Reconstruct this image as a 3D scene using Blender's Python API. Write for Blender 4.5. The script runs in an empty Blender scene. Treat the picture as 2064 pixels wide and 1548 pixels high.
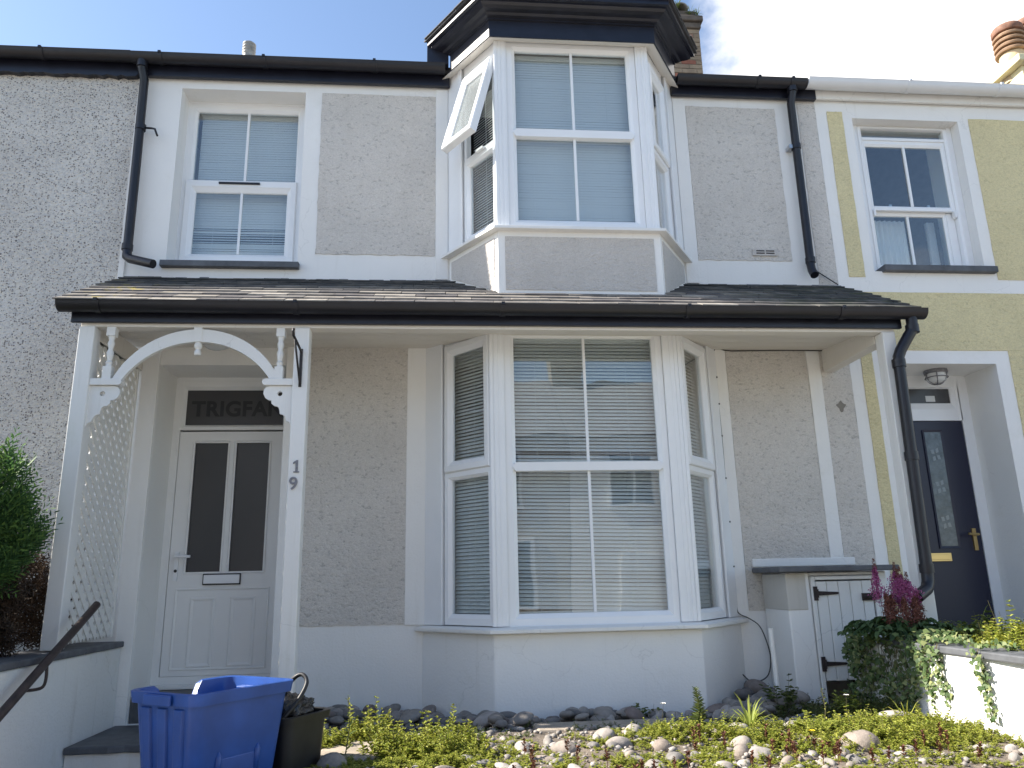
import bpy, bmesh, math, random
import numpy as np
from mathutils import Vector, Matrix
from mathutils.geometry import tessellate_polygon
R = math.radians
S = bpy.context.scene
COL = S.collection
random.seed(7)
rng = np.random.default_rng(7)

# ------------------------------------------------------------------ camera, sky, sun, exposure
cam = bpy.data.cameras.new('camera')
camo = bpy.data.objects.new('camera', cam); COL.objects.link(camo)
S.camera = camo
cam.sensor_width = 36.0
cam.lens = 1550.0 / 2064.0 * 36.0
cam.clip_start = 0.05; cam.clip_end = 2000
YAW, PIT, ROL = R(5.32), R(14.335), R(-1.27)
_f = Vector((math.sin(YAW)*math.cos(PIT), math.cos(YAW)*math.cos(PIT), math.sin(PIT)))
_r = Vector((math.cos(YAW), -math.sin(YAW), 0)); _u = _r.cross(_f)
_r2 = _r*math.cos(ROL) + _u*math.sin(ROL); _u2 = -_r*math.sin(ROL) + _u*math.cos(ROL)
camo.matrix_world = Matrix(((_r2.x,_u2.x,-_f.x,0),(_r2.y,_u2.y,-_f.y,-6.1),(_r2.z,_u2.z,-_f.z,0.93),(0,0,0,1)))

SUN = Vector((-1.25, 0.135, 1.0)).normalized()
ELEV = math.asin(SUN.z)
sun = bpy.data.lights.new('sun', 'SUN'); sun.energy = 5.0; sun.angle = R(0.53); sun.color = (1.0, 0.93, 0.83)
suno = bpy.data.objects.new('sun', sun); COL.objects.link(suno)
suno.rotation_euler = SUN.to_track_quat('Z', 'Y').to_euler()
suno.location = (-8, 1, 12)

W = bpy.data.worlds.new('World'); S.world = W; W.use_nodes = True
nt = W.node_tree; nt.nodes.clear()
def wn(t, **k):
    n = nt.nodes.new(t)
    for a, b in k.items(): setattr(n, a, b)
    return n
out = wn('ShaderNodeOutputWorld'); bg = wn('ShaderNodeBackground')
sky = wn('ShaderNodeTexSky', sky_type='NISHITA', sun_disc=False)
sky.sun_elevation = ELEV
sky.sun_rotation = math.atan2(SUN.x, SUN.y)
sky.air_density = 1.0; sky.dust_density = 0.6; sky.ozone_density = 1.4
tc = wn('ShaderNodeTexCoord')
sep = wn('ShaderNodeSeparateXYZ'); nt.links.new(tc.outputs['Generated'], sep.inputs[0])
mp = wn('ShaderNodeMapping'); mp.inputs['Scale'].default_value = (1.0, 1.0, 1.6); mp.inputs['Location'].default_value = (0.37, 0.2, 0.1)
nt.links.new(tc.outputs['Generated'], mp.inputs[0])
nz = wn('ShaderNodeTexNoise'); nz.inputs['Scale'].default_value = 4.5; nz.inputs['Detail'].default_value = 9; nz.inputs['Roughness'].default_value = 0.55
nt.links.new(mp.outputs[0], nz.inputs['Vector'])
def wm(op, a, b, clamp=False):
    n = wn('ShaderNodeMath', operation=op, use_clamp=clamp)
    for i, v in enumerate((a, b)):
        if isinstance(v, (int, float)): n.inputs[i].default_value = v
        else: nt.links.new(v, n.inputs[i])
    return n.outputs[0]
# a bank of cloud in the east, added low cloud behind the camera, scattered puffs elsewhere
east = wm('MULTIPLY', wm('SUBTRACT', sep.outputs['X'], 0.265), 3.4)
east = wm('MINIMUM', wm('MAXIMUM', east, -0.42), 0.62)
east = wm('SUBTRACT', wm('MULTIPLY', wm('ADD', east, 0.42), wm('ADD', wm('MULTIPLY', sep.outputs['Y'], 3.0), 0.55, True)), 0.42)
north = wm('MINIMUM', wm('MAXIMUM', wm('MULTIPLY', sep.outputs['Y'], -0.9), 0.0), 0.27)
low = wm('MULTIPLY', wm('SUBTRACT', 0.52, sep.outputs['Z']), 6.0, True)
north = wm('MULTIPLY', wm('MULTIPLY', north, 1.5), low)  # unseen low cloud behind the camera, shaped for fill light and window reflections
m_ = wm('ADD', wm('ADD', nz.outputs['Fac'], east), north)
rm = wn('ShaderNodeMapRange', interpolation_type='SMOOTHSTEP'); rm.inputs[1].default_value = 0.50; rm.inputs[2].default_value = 0.80
nt.links.new(m_, rm.inputs[0])
nz2 = wn('ShaderNodeTexNoise'); nz2.inputs['Scale'].default_value = 3.0; nz2.inputs['Detail'].default_value = 4
nt.links.new(mp.outputs[0], nz2.inputs['Vector'])
crc = wn('ShaderNodeMix', data_type='RGBA')
nt.links.new(nz2.outputs['Fac'], crc.inputs[0])
crc.inputs[6].default_value = (5.0, 4.9, 4.8, 1); crc.inputs[7].default_value = (7.6, 7.4, 7.25, 1)
mixc = wn('ShaderNodeMix', data_type='RGBA')
nt.links.new(rm.outputs[0], mixc.inputs[0]); nt.links.new(sky.outputs[0], mixc.inputs[6]); nt.links.new(crc.outputs[2], mixc.inputs[7])
nt.links.new(mixc.outputs[2], bg.inputs[0]); bg.inputs[1].default_value = 0.10
nt.links.new(bg.outputs[0], out.inputs[0])

S.view_settings.view_transform = 'Standard'; S.view_settings.look = 'None'
S.view_settings.exposure = 1.42; S.view_settings.gamma = 1.0; S.view_settings.use_curve_mapping = False
S.cycles.max_bounces = 8; S.cycles.transparent_max_bounces = 24

# ------------------------------------------------------------------ materials
def mat(name):
    m = bpy.data.materials.new(name); m.use_nodes = True
    n = m.node_tree; b = n.nodes['Principled BSDF']
    return m, n, b
def N(n, t, **k):
    x = n.nodes.new(t)
    for a, b in k.items():
        if a.startswith('i_'):
            x.inputs[a[2:].replace('_', ' ')].default_value = b
        else: setattr(x, a, b)
    return x
def ramp(n, src, stops, interp='LINEAR'):
    r = n.nodes.new('ShaderNodeValToRGB'); r.color_ramp.interpolation = interp
    e = r.color_ramp.elements
    while len(e) < len(stops): e.new(0.5)
    for i, (p, c) in enumerate(stops):
        e[i].position = p; e[i].color = tuple(c) + (1,) if len(c) == 3 else c
    n.links.new(src, r.inputs[0]); return r.outputs[0]
def mixrgb(n, fac, a, b, bt='MIX'):
    x = n.nodes.new('ShaderNodeMix'); x.data_type = 'RGBA'; x.blend_type = bt
    for k, v in ((0, fac), (6, a), (7, b)):
        if isinstance(v, (int, float)): x.inputs[k].default_value = v
        elif isinstance(v, tuple): x.inputs[k].default_value = v + (1,) if len(v) == 3 else v
        else: n.links.new(v, x.inputs[k])
    return x.outputs[2]
def objco(n, scale=(1, 1, 1)):
    g = n.nodes.new('ShaderNodeNewGeometry'); mpp = n.nodes.new('ShaderNodeMapping')
    mpp.inputs['Scale'].default_value = scale
    n.links.new(g.outputs['Position'], mpp.inputs[0]); return mpp.outputs[0], g
def noise(n, vec, scale, detail=4, rough=0.55):
    x = n.nodes.new('ShaderNodeTexNoise'); x.inputs['Scale'].default_value = scale
    x.inputs['Detail'].default_value = detail; x.inputs['Roughness'].default_value = rough
    n.links.new(vec, x.inputs['Vector']); return x.outputs['Fac']
def bump(n, b, h, strength, dist):
    x = n.nodes.new('ShaderNodeBump'); x.inputs['Strength'].default_value = strength; x.inputs['Distance'].default_value = dist
    n.links.new(h, x.inputs['Height']); n.links.new(x.outputs[0], b.inputs['Normal']); return x

def simple(name, col, rough=0.5, metal=0.0, var=0.0, vscale=6.0, bscale=0, bstr=0.2, bdist=0.003, coat=0):
    m, n, b = mat(name)
    b.inputs['Roughness'].default_value = rough; b.inputs['Metallic'].default_value = metal
    if coat: b.inputs['Coat Weight'].default_value = coat; b.inputs['Coat Roughness'].default_value = 0.12
    v, g = objco(n)
    if var > 0:
        f = noise(n, v, vscale, 6)
        lo = tuple(c*(1-var) for c in col); hi = tuple(min(1, c*(1+var*0.6)) for c in col)
        n.links.new(ramp(n, f, [(0.3, lo), (0.7, hi)]), b.inputs['Base Color'])
    else: b.inputs['Base Color'].default_value = col + (1,)
    if bscale: bump(n, b, noise(n, v, bscale, 5), bstr, bdist)
    return m

def painted_plaster(name, col, grime=0.35, rough=0.7, bstr=0.35):
    m, n, b = mat(name); b.inputs['Roughness'].default_value = rough
    v, g = objco(n)
    big = noise(n, v, 1.3, 5); c = ramp(n, big, [(0.3, tuple(x*0.93 for x in col)), (0.75, col)])
    # rain streaks and speckled dirt
    vs, _ = objco(n, (14, 14, 0.9)); st = noise(n, vs, 1.0, 6, 0.65)
    s2 = ramp(n, st, [(0.58, (0, 0, 0)), (0.80, (1, 1, 1))])
    f = n.nodes.new('ShaderNodeMath'); f.operation = 'MULTIPLY'; f.inputs[1].default_value = grime; n.links.new(s2, f.inputs[0])
    c = mixrgb(n, f.outputs[0], c, tuple(x*y for x, y in zip(col, (0.62, 0.60, 0.54))))
    sp = noise(n, v, 55, 3, 0.7); s3 = ramp(n, sp, [(0.70, (0, 0, 0)), (0.76, (1, 1, 1))])
    f3 = n.nodes.new('ShaderNodeMath'); f3.operation = 'MULTIPLY'; f3.inputs[1].default_value = grime*0.8; n.links.new(s3, f3.inputs[0])
    c = mixrgb(n, f3.outputs[0], c, tuple(x*0.55 for x in col))
    wv = n.nodes.new('ShaderNodeTexNoise'); wv.inputs['Scale'].default_value = 5; wv.inputs['Detail'].default_value = 6; n.links.new(v, wv.inputs['Vector'])
    ad = n.nodes.new('ShaderNodeVectorMath'); ad.operation = 'MULTIPLY_ADD'; n.links.new(wv.outputs['Color'], ad.inputs[0]); ad.inputs[1].default_value = (0.35, 0.35, 0.35); n.links.new(v, ad.inputs[2])
    vo = n.nodes.new('ShaderNodeTexVoronoi'); vo.feature = 'DISTANCE_TO_EDGE'; vo.inputs['Scale'].default_value = 1.7; n.links.new(ad.outputs[0], vo.inputs['Vector'])
    ck = ramp(n, vo.outputs['Distance'], [(0.002, (1, 1, 1)), (0.007, (0, 0, 0))])
    pm = ramp(n, noise(n, v, 1.1, 3), [(0.52, (0, 0, 0)), (0.62, (grime*1.0,)*3)])
    cm = n.nodes.new('ShaderNodeMath'); cm.operation = 'MULTIPLY'; cm.use_clamp = True; n.links.new(ck, cm.inputs[0]); n.links.new(pm, cm.inputs[1])
    c = mixrgb(n, cm.outputs[0], c, tuple(x*0.45 for x in col))
    # blotches of algae and old damp
    bl = ramp(n, noise(n, v, 3.1, 8, 0.68), [(0.58, (0, 0, 0)), (0.74, (grime*1.1,)*3)])
    c = mixrgb(n, bl, c, tuple(x*y for x, y in zip(col, (0.74, 0.73, 0.64))))
    n.links.new(c, b.inputs['Base Color'])
    h = n.nodes.new('ShaderNodeMath'); h.operation = 'ADD'
    n.links.new(noise(n, v, 9, 6), h.inputs[0]); n.links.new(noise(n, v, 60, 4), h.inputs[1])
    bump(n, b, h.outputs[0], bstr, 0.006)
    return m

def roughcast(name, col, pit=0.42, scale=1.0):
    m, n, b = mat(name); b.inputs['Roughness'].default_value = 0.9
    v, g = objco(n, (scale, scale, 1.55*scale))
    w = n.nodes.new('ShaderNodeTexNoise'); w.inputs['Scale'].default_value = 20; w.inputs['Detail'].default_value = 3
    n.links.new(v, w.inputs['Vector'])
    add = n.nodes.new('ShaderNodeVectorMath'); add.operation = 'MULTIPLY_ADD'
    n.links.new(w.outputs['Color'], add.inputs[0]); add.inputs[1].default_value = (0.05, 0.05, 0.05); n.links.new(v, add.inputs[2])
    f = noise(n, add.outputs[0], 30, 6, 0.62)
    f2 = noise(n, v, 95, 4, 0.6)
    big = noise(n, v, 0.9, 4)
    pits = ramp(n, f, [(0.36, (1, 1, 1)), (0.42, (0, 0, 0))])
    c = ramp(n, big, [(0.3, tuple(x*0.93 for x in col)), (0.7, tuple(x*1.04 for x in col))])
    pm = n.nodes.new('ShaderNodeMath'); pm.operation = 'MULTIPLY'; pm.inputs[1].default_value = pit; n.links.new(pits, pm.inputs[0])
    c = mixrgb(n, pm.outputs[0], c, tuple(x*0.45 for x in col))
    fine = ramp(n, f2, [(0.35, (0.86, 0.86, 0.86)), (0.65, (1.06, 1.06, 1.06))])
    c = mixrgb(n, 1.0, c, fine, 'MULTIPLY')
    vs, _ = objco(n, (5, 5, 0.9)); stk = ramp(n, noise(n, vs, 1.0, 7, 0.7), [(0.50, (0, 0, 0)), (0.85, (0.22,)*3)])
    c = mixrgb(n, stk, c, tuple(x*y for x, y in zip(col, (0.66, 0.64, 0.60))))
    blo = ramp(n, noise(n, v, 2.4, 7, 0.65), [(0.50, (0, 0, 0)), (0.72, (0.30,)*3)])
    c = mixrgb(n, blo, c, tuple(x*0.75 for x in col))
    n.links.new(c, b.inputs['Base Color'])
    hh = n.nodes.new('ShaderNodeMath'); hh.operation = 'MULTIPLY_ADD'
    n.links.new(f2, hh.inputs[0]); hh.inputs[1].default_value = 0.35; n.links.new(ramp(n, f, [(0.30, (0, 0, 0)), (0.62, (1, 1, 1))]), hh.inputs[2])
    bump(n, b, hh.outputs[0], 0.75, 0.010)
    return m

def pebbledash(name):
    m, n, b = mat(name); b.inputs['Roughness'].default_value = 0.85
    v, g = objco(n, (1.0, 1.0, 1.25))
    wv = n.nodes.new('ShaderNodeTexNoise'); wv.inputs['Scale'].default_value = 30; n.links.new(v, wv.inputs['Vector'])
    add = n.nodes.new('ShaderNodeVectorMath'); add.operation = 'MULTIPLY_ADD'
    n.links.new(wv.outputs['Color'], add.inputs[0]); add.inputs[1].default_value = (0.03, 0.03, 0.03); n.links.new(v, add.inputs[2])
    vo = n.nodes.new('ShaderNodeTexVoronoi'); vo.inputs['Scale'].default_value = 60; n.links.new(add.outputs[0], vo.inputs['Vector'])
    sp = n.nodes.new('ShaderNodeSeparateColor'); n.links.new(vo.outputs['Color'], sp.inputs[0])
    dark = ramp(n, sp.outputs[0], [(0.36, (1, 1, 1)), (0.41, (0, 0, 0))])
    core = ramp(n, vo.outputs['Distance'], [(0.30, (1, 1, 1)), (0.46, (0, 0, 0))])
    mk = n.nodes.new('ShaderNodeMath'); mk.operation = 'MULTIPLY'; n.links.new(dark, mk.inputs[0]); n.links.new(core, mk.inputs[1])
    base = ramp(n, noise(n, v, 1.2, 5), [(0.3, (0.54, 0.52, 0.49)), (0.7, (0.65, 0.63, 0.595))])
    tint = ramp(n, sp.outputs[1], [(0.0, (0.80, 0.80, 0.82)), (0.5, (1, 1, 1)), (1.0, (1.06, 1.03, 0.98))])
    base = mixrgb(n, 1.0, base, tint, 'MULTIPLY')
    chip = ramp(n, sp.outputs[2], [(0.0, (0.07, 0.07, 0.075)), (1.0, (0.27, 0.24, 0.22))])
    n.links.new(mixrgb(n, mk.outputs[0], base, chip), b.inputs['Base Color'])
    inv = ramp(n, vo.outputs['Distance'], [(0.0, (1, 1, 1)), (0.7, (0, 0, 0))])
    h = n.nodes.new('ShaderNodeMath'); h.operation = 'MULTIPLY_ADD'; n.links.new(noise(n, v, 26, 5), h.inputs[0]); h.inputs[1].default_value = 1.4; n.links.new(inv, h.inputs[2])
    bump(n, b, h.outputs[0], 0.8, 0.010)
    return m

def island(name, stops, rough=0.8, bscale=25, bstr=0.4, bdist=0.006, mott=0.35, transl=0.0, spec=None, mscale=8.0):
    m, n, b = mat(name); b.inputs['Roughness'].default_value = rough
    if spec is not None: b.inputs['Specular IOR Level'].default_value = spec
    v, g = objco(n)
    oi = n.nodes.new('ShaderNodeObjectInfo')
    ad = n.nodes.new('ShaderNodeMath'); ad.operation = 'ADD'; n.links.new(g.outputs['Random Per Island'], ad.inputs[0]); n.links.new(oi.outputs['Random'], ad.inputs[1])
    fr = n.nodes.new('ShaderNodeMath'); fr.operation = 'FRACT'; n.links.new(ad.outputs[0], fr.inputs[0])
    c = ramp(n, fr.outputs[0], stops)
    if mott:
        f = ramp(n, noise(n, v, mscale, 6, 0.65), [(0.3, (1-mott,)*3), (0.7, (1+mott*0.5,)*3)])
        c = mixrgb(n, 1.0, c, f, 'MULTIPLY')
    n.links.new(c, b.inputs['Base Color'])
    if bscale: bump(n, b, noise(n, v, bscale, 6), bstr, bdist)
    if transl:
        t = n.nodes.new('ShaderNodeBsdfTranslucent'); n.links.new(c, t.inputs[0])
        mx = n.nodes.new('ShaderNodeMixShader'); mx.inputs[0].default_value = transl
        n.links.new(b.outputs[0], mx.inputs[1]); n.links.new(t.outputs[0], mx.inputs[2])
        n.links.new(mx.outputs[0], n.nodes['Material Output'].inputs[0])
    return m

def glassmat(name, tint=(0.93, 0.96, 0.96), boost=1.6, rough=0.0, wav=0.0):
    m = bpy.data.materials.new(name); m.use_nodes = True; n = m.node_tree; n.nodes.clear()
    o = n.nodes.new('ShaderNodeOutputMaterial'); t = n.nodes.new('ShaderNodeBsdfTransparent'); t.inputs[0].default_value = tint + (1,)
    gl = n.nodes.new('ShaderNodeBsdfGlossy'); gl.inputs['Roughness'].default_value = rough; gl.inputs[0].default_value = (1, 1, 1, 1)
    fr = n.nodes.new('ShaderNodeFresnel'); gg = n.nodes.new('ShaderNodeNewGeometry'); io = n.nodes.new('ShaderNodeMath'); io.operation = 'MULTIPLY_ADD'
    n.links.new(gg.outputs['Backfacing'], io.inputs[0]); io.inputs[1].default_value = 1/1.5-1.5; io.inputs[2].default_value = 1.5; n.links.new(io.outputs[0], fr.inputs[0])
    mu = n.nodes.new('ShaderNodeMath'); mu.operation = 'MULTIPLY'; mu.use_clamp = True; mu.inputs[1].default_value = boost; n.links.new(fr.outputs[0], mu.inputs[0])
    mx = n.nodes.new('ShaderNodeMixShader'); n.links.new(mu.outputs[0], mx.inputs[0]); n.links.new(t.outputs[0], mx.inputs[1]); n.links.new(gl.outputs[0], mx.inputs[2])
    if wav:
        v, g = objco(n); bp = n.nodes.new('ShaderNodeBump'); bp.inputs['Strength'].default_value = wav; bp.inputs['Distance'].default_value = 0.02
        n.links.new(noise(n, v, 2.2, 1), bp.inputs['Height']); n.links.new(bp.outputs[0], gl.inputs['Normal'])
    n.links.new(mx.outputs[0], o.inputs[0]); return m

M = {}
M['white'] = painted_plaster('white_masonry_paint', (0.84, 0.83, 0.805), 0.22)
M['white_wall'] = painted_plaster('white_garden_wall_paint', (0.80, 0.79, 0.76), 0.5, bstr=0.7)
M['beige'] = painted_plaster('beige_plaster', (0.56, 0.53, 0.48), 0.3)
M['cast'] = roughcast('grey_roughcast', (0.70, 0.66, 0.61), 0.5)
M['cast_fine'] = roughcast('grey_roughcast_fine', (0.63, 0.595, 0.555), 0.14)
M['yellow'] = roughcast('yellow_roughcast', (0.76, 0.665, 0.395), 0.26, 0.85)
M['dash'] = pebbledash('pebbledash')
M['wood_white'] = painted_plaster('white_gloss_timber', (0.80, 0.79, 0.76), 0.35, 0.4, 0.15)
M['soffit'] = painted_plaster('cream_soffit_paint', (0.74, 0.70, 0.64), 0.35, 0.6, 0.15)
M['upvc'] = simple('white_upvc', (0.82, 0.83, 0.84), 0.28, var=0.03, vscale=3)
M['upvc_grey'] = simple('pale_grey_upvc', (0.79, 0.79, 0.775), 0.35, var=0.03, vscale=3)
M['black'] = simple('black_plastic', (0.009, 0.009, 0.014), 0.42, var=0.3, vscale=5, bscale=9, bstr=0.08)
M['black_paint'] = simple('black_gloss_paint', (0.012, 0.013, 0.022), 0.30, var=0.35, vscale=7, bscale=14, bstr=0.3, bdist=0.004)
M['gutter_white'] = simple('white_gutter_plastic', (0.70, 0.71, 0.73), 0.4, var=0.06, vscale=2)
M['slate_trim'] = simple('slate_sill', (0.10, 0.105, 0.115), 0.6, var=0.35, vscale=9, bscale=30, bstr=0.5)
M['iron'] = simple('wrought_iron', (0.022, 0.018, 0.018), 0.55, var=0.5, vscale=25, bscale=60, bstr=0.4)
M['rust'] = simple('rusty_iron', (0.035, 0.022, 0.020), 0.7, var=0.5, vscale=30, bscale=80, bstr=0.5)
M['rail'] = simple('brown_painted_rail', (0.045, 0.030, 0.028), 0.45, var=0.45, vscale=18, bscale=40, bstr=0.3)
M['blind'] = simple('white_blind_slat', (0.72, 0.73, 0.74), 0.45)
M['interior'] = simple('room_paint', (0.30, 0.29, 0.28), 0.9)
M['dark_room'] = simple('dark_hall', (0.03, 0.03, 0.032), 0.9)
M['glass'] = glassmat('window_glass', boost=2.1, wav=0.08)
def frosted():
    m = bpy.data.materials.new('textured_obscure_glass'); m.use_nodes = True; n = m.node_tree; b = n.nodes['Principled BSDF']
    b.inputs['Base Color'].default_value = (0.30, 0.32, 0.33, 1); b.inputs['Roughness'].default_value = 0.15
    v, g = objco(n); bump(n, b, noise(n, v, 70, 4), 0.35, 0.006)
    t = n.nodes.new('ShaderNodeBsdfTransparent'); t.inputs[0].default_value = (0.85, 0.9, 0.9, 1); mx = n.nodes.new('ShaderNodeMixShader')
    n.links.new(ramp(n, noise(n, v, 45, 5), [(0.35, (0.50,)*3), (0.65, (0.66,)*3)]), mx.inputs[0])
    n.links.new(b.outputs[0], mx.inputs[1]); n.links.new(t.outputs[0], mx.inputs[2]); n.links.new(mx.outputs[0], n.nodes['Material Output'].inputs[0]); return m
M['frosted'] = frosted()
M['smoked'] = simple('grey_obscure_glass', (0.058, 0.057, 0.060), 0.3)
M['smoked_text'] = simple('etched_letters', (0.016, 0.018, 0.022), 0.5)
M['leadglass'] = simple('leaded_obscure_glass', (0.10, 0.12, 0.14), 0.15, var=0.4, vscale=18, bscale=28, bstr=0.5)
M['bevel_glass'] = simple('bevelled_glass', (0.20, 0.22, 0.24), 0.12)
M['navy'] = simple('navy_composite_door', (0.011, 0.013, 0.035), 0.38, bscale=60, bstr=0.1)
M['flue'] = simple('weathered_flue_metal', (0.34, 0.33, 0.31), 0.5, 0.3, var=0.3, vscale=12)
M['brass'] = simple('brass', (0.62, 0.45, 0.20), 0.32, 1.0)
M['steel'] = simple('brushed_steel', (0.45, 0.46, 0.48), 0.35, 1.0)
M['zinc'] = simple('grey_number', (0.22, 0.22, 0.24), 0.5, 0.4, var=0.3, vscale=60)
M['blue'] = simple('blue_plastic', (0.020, 0.075, 0.30), 0.38, var=0.22, vscale=7, bscale=26, bstr=0.10)
M['blackbox'] = simple('weathered_black_plastic', (0.013, 0.013, 0.014), 0.5, var=0.4, vscale=12, bscale=30, bstr=0.2)
M['bag'] = simple('black_polythene', (0.012, 0.012, 0.013), 0.16, bscale=18, bstr=0.9, bdist=0.02)
M['lamp'] = simple('frosted_lamp_glass', (0.62, 0.63, 0.63), 0.25)
M['cable'] = simple('black_cable', (0.035, 0.035, 0.036), 0.5)
M['slate'] = island('porch_slates', [(0.0, (0.13, 0.12, 0.12)), (0.4, (0.20, 0.185, 0.17)), (0.75, (0.27, 0.245, 0.215)), (1.0, (0.36, 0.33, 0.29))], 0.9, 30, 0.5, 0.004, 0.4, spec=0.12)
M['opp_roof'] = simple('weathered_grey_roof', (0.24, 0.24, 0.24), 0.8, var=0.2, vscale=4)
M['roof'] = simple('roof_slate', (0.07, 0.07, 0.075), 0.85, var=0.4, vscale=6, bscale=12, bstr=0.5)
M['brick'] = island('chimney_bricks', [(0.0, (0.26, 0.19, 0.125)), (0.5, (0.33, 0.25, 0.17)), (0.78, (0.28, 0.20, 0.14)), (0.82, (0.27, 0.10, 0.065)), (1.0, (0.33, 0.13, 0.08))], 0.9, 40, 0.6, 0.006, 0.3)
M['mortar'] = simple('mortar', (0.24, 0.22, 0.19), 0.95, var=0.3, bscale=50)
M['sooty'] = simple('sooty_render', (0.13, 0.105, 0.085), 0.95, var=0.4, vscale=8, bscale=30, bstr=0.8)
M['cream'] = painted_plaster('cream_chimney_render', (0.72, 0.64, 0.40), 0.4)
M['pot'] = simple('buff_clay_pot', (0.55, 0.42, 0.26), 0.7, var=0.25, vscale=8, bscale=40)
M['pot_mid'] = simple('banded_clay_pot', (0.30, 0.19, 0.115), 0.75, var=0.35, vscale=11, bscale=40)
M['pot_dark'] = simple('sooty_terracotta', (0.22, 0.11, 0.07), 0.75, var=0.4, vscale=14, bscale=40)
M['soil'] = simple('garden_soil', (0.15, 0.122, 0.095), 0.95, var=0.45, vscale=7, bscale=35, bstr=1.0, bdist=0.02)
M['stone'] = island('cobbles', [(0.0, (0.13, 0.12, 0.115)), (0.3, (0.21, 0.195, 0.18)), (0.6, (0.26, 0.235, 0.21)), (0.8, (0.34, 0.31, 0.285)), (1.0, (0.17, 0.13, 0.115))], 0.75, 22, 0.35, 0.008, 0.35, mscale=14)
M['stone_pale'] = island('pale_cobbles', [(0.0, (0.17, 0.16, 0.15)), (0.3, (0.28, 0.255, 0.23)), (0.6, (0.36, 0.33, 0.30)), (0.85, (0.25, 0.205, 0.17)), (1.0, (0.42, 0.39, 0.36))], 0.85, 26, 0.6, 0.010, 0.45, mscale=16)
M['paving'] = simple('concrete_slab', (0.34, 0.29, 0.23), 0.9, var=0.3, vscale=14, bscale=60, bstr=0.6)
M['asphalt'] = simple('asphalt', (0.155, 0.148, 0.138), 0.9, var=0.3, vscale=3, bscale=120, bstr=0.5)
M['pave'] = simple('pavement_concrete', (0.40, 0.375, 0.34), 0.9, var=0.2, vscale=2, bscale=90, bstr=0.4)
M['kerb'] = simple('kerb_stone', (0.34, 0.33, 0.31), 0.85, var=0.2, bscale=60)
def leafmat(name, stops, tr=0.35): return island(name, stops, 0.55, 0, 0, 0, 0, tr, 0.3)
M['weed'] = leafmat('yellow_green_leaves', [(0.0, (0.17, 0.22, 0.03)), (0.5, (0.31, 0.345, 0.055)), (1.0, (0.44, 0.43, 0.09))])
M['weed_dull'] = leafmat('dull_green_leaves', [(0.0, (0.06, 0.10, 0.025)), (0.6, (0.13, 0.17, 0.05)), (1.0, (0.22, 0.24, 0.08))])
M['red'] = leafmat('dry_red_brown_spikes', [(0.0, (0.09, 0.035, 0.025)), (1.0, (0.22, 0.10, 0.06))], 0.15)
M['conifer'] = leafmat('conifer_sprays', [(0.0, (0.035, 0.08, 0.03)), (0.6, (0.08, 0.17, 0.05)), (1.0, (0.18, 0.30, 0.07))], 0.35)
M['conifer_in'] = leafmat('brown_inner_conifer', [(0.0, (0.035, 0.022, 0.016)), (1.0, (0.07, 0.045, 0.028))], 0.1)
M['ivy'] = leafmat('ivy_leaves', [(0.0, (0.045, 0.085, 0.030)), (0.6, (0.10, 0.15, 0.05)), (1.0, (0.26, 0.28, 0.12))], 0.25)
M['astil_leaf'] = leafmat('dark_toothed_leaves', [(0.0, (0.04, 0.08, 0.03)), (1.0, (0.10, 0.16, 0.06))], 0.25)
M['pink'] = leafmat('pink_plumes', [(0.0, (0.32, 0.07, 0.21)), (1.0, (0.50, 0.16, 0.34))], 0.3)
M['plume_brown'] = leafmat('faded_plumes', [(0.0, (0.15, 0.06, 0.05)), (1.0, (0.28, 0.12, 0.09))], 0.2)
M['fern'] = leafmat('fern_fronds', [(0.0, (0.20, 0.25, 0.04)), (1.0, (0.36, 0.39, 0.08))], 0.35)
M['stem'] = simple('plant_stem', (0.10, 0.09, 0.04), 0.8)
M['bark'] = simple('conifer_bark', (0.07, 0.05, 0.04), 0.9, var=0.3, bscale=40)
M['petal'] = simple('white_petals', (0.8, 0.78, 0.76), 0.6)
M['petal_y'] = simple('yellow_petals', (0.8, 0.6, 0.03), 0.6)
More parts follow.
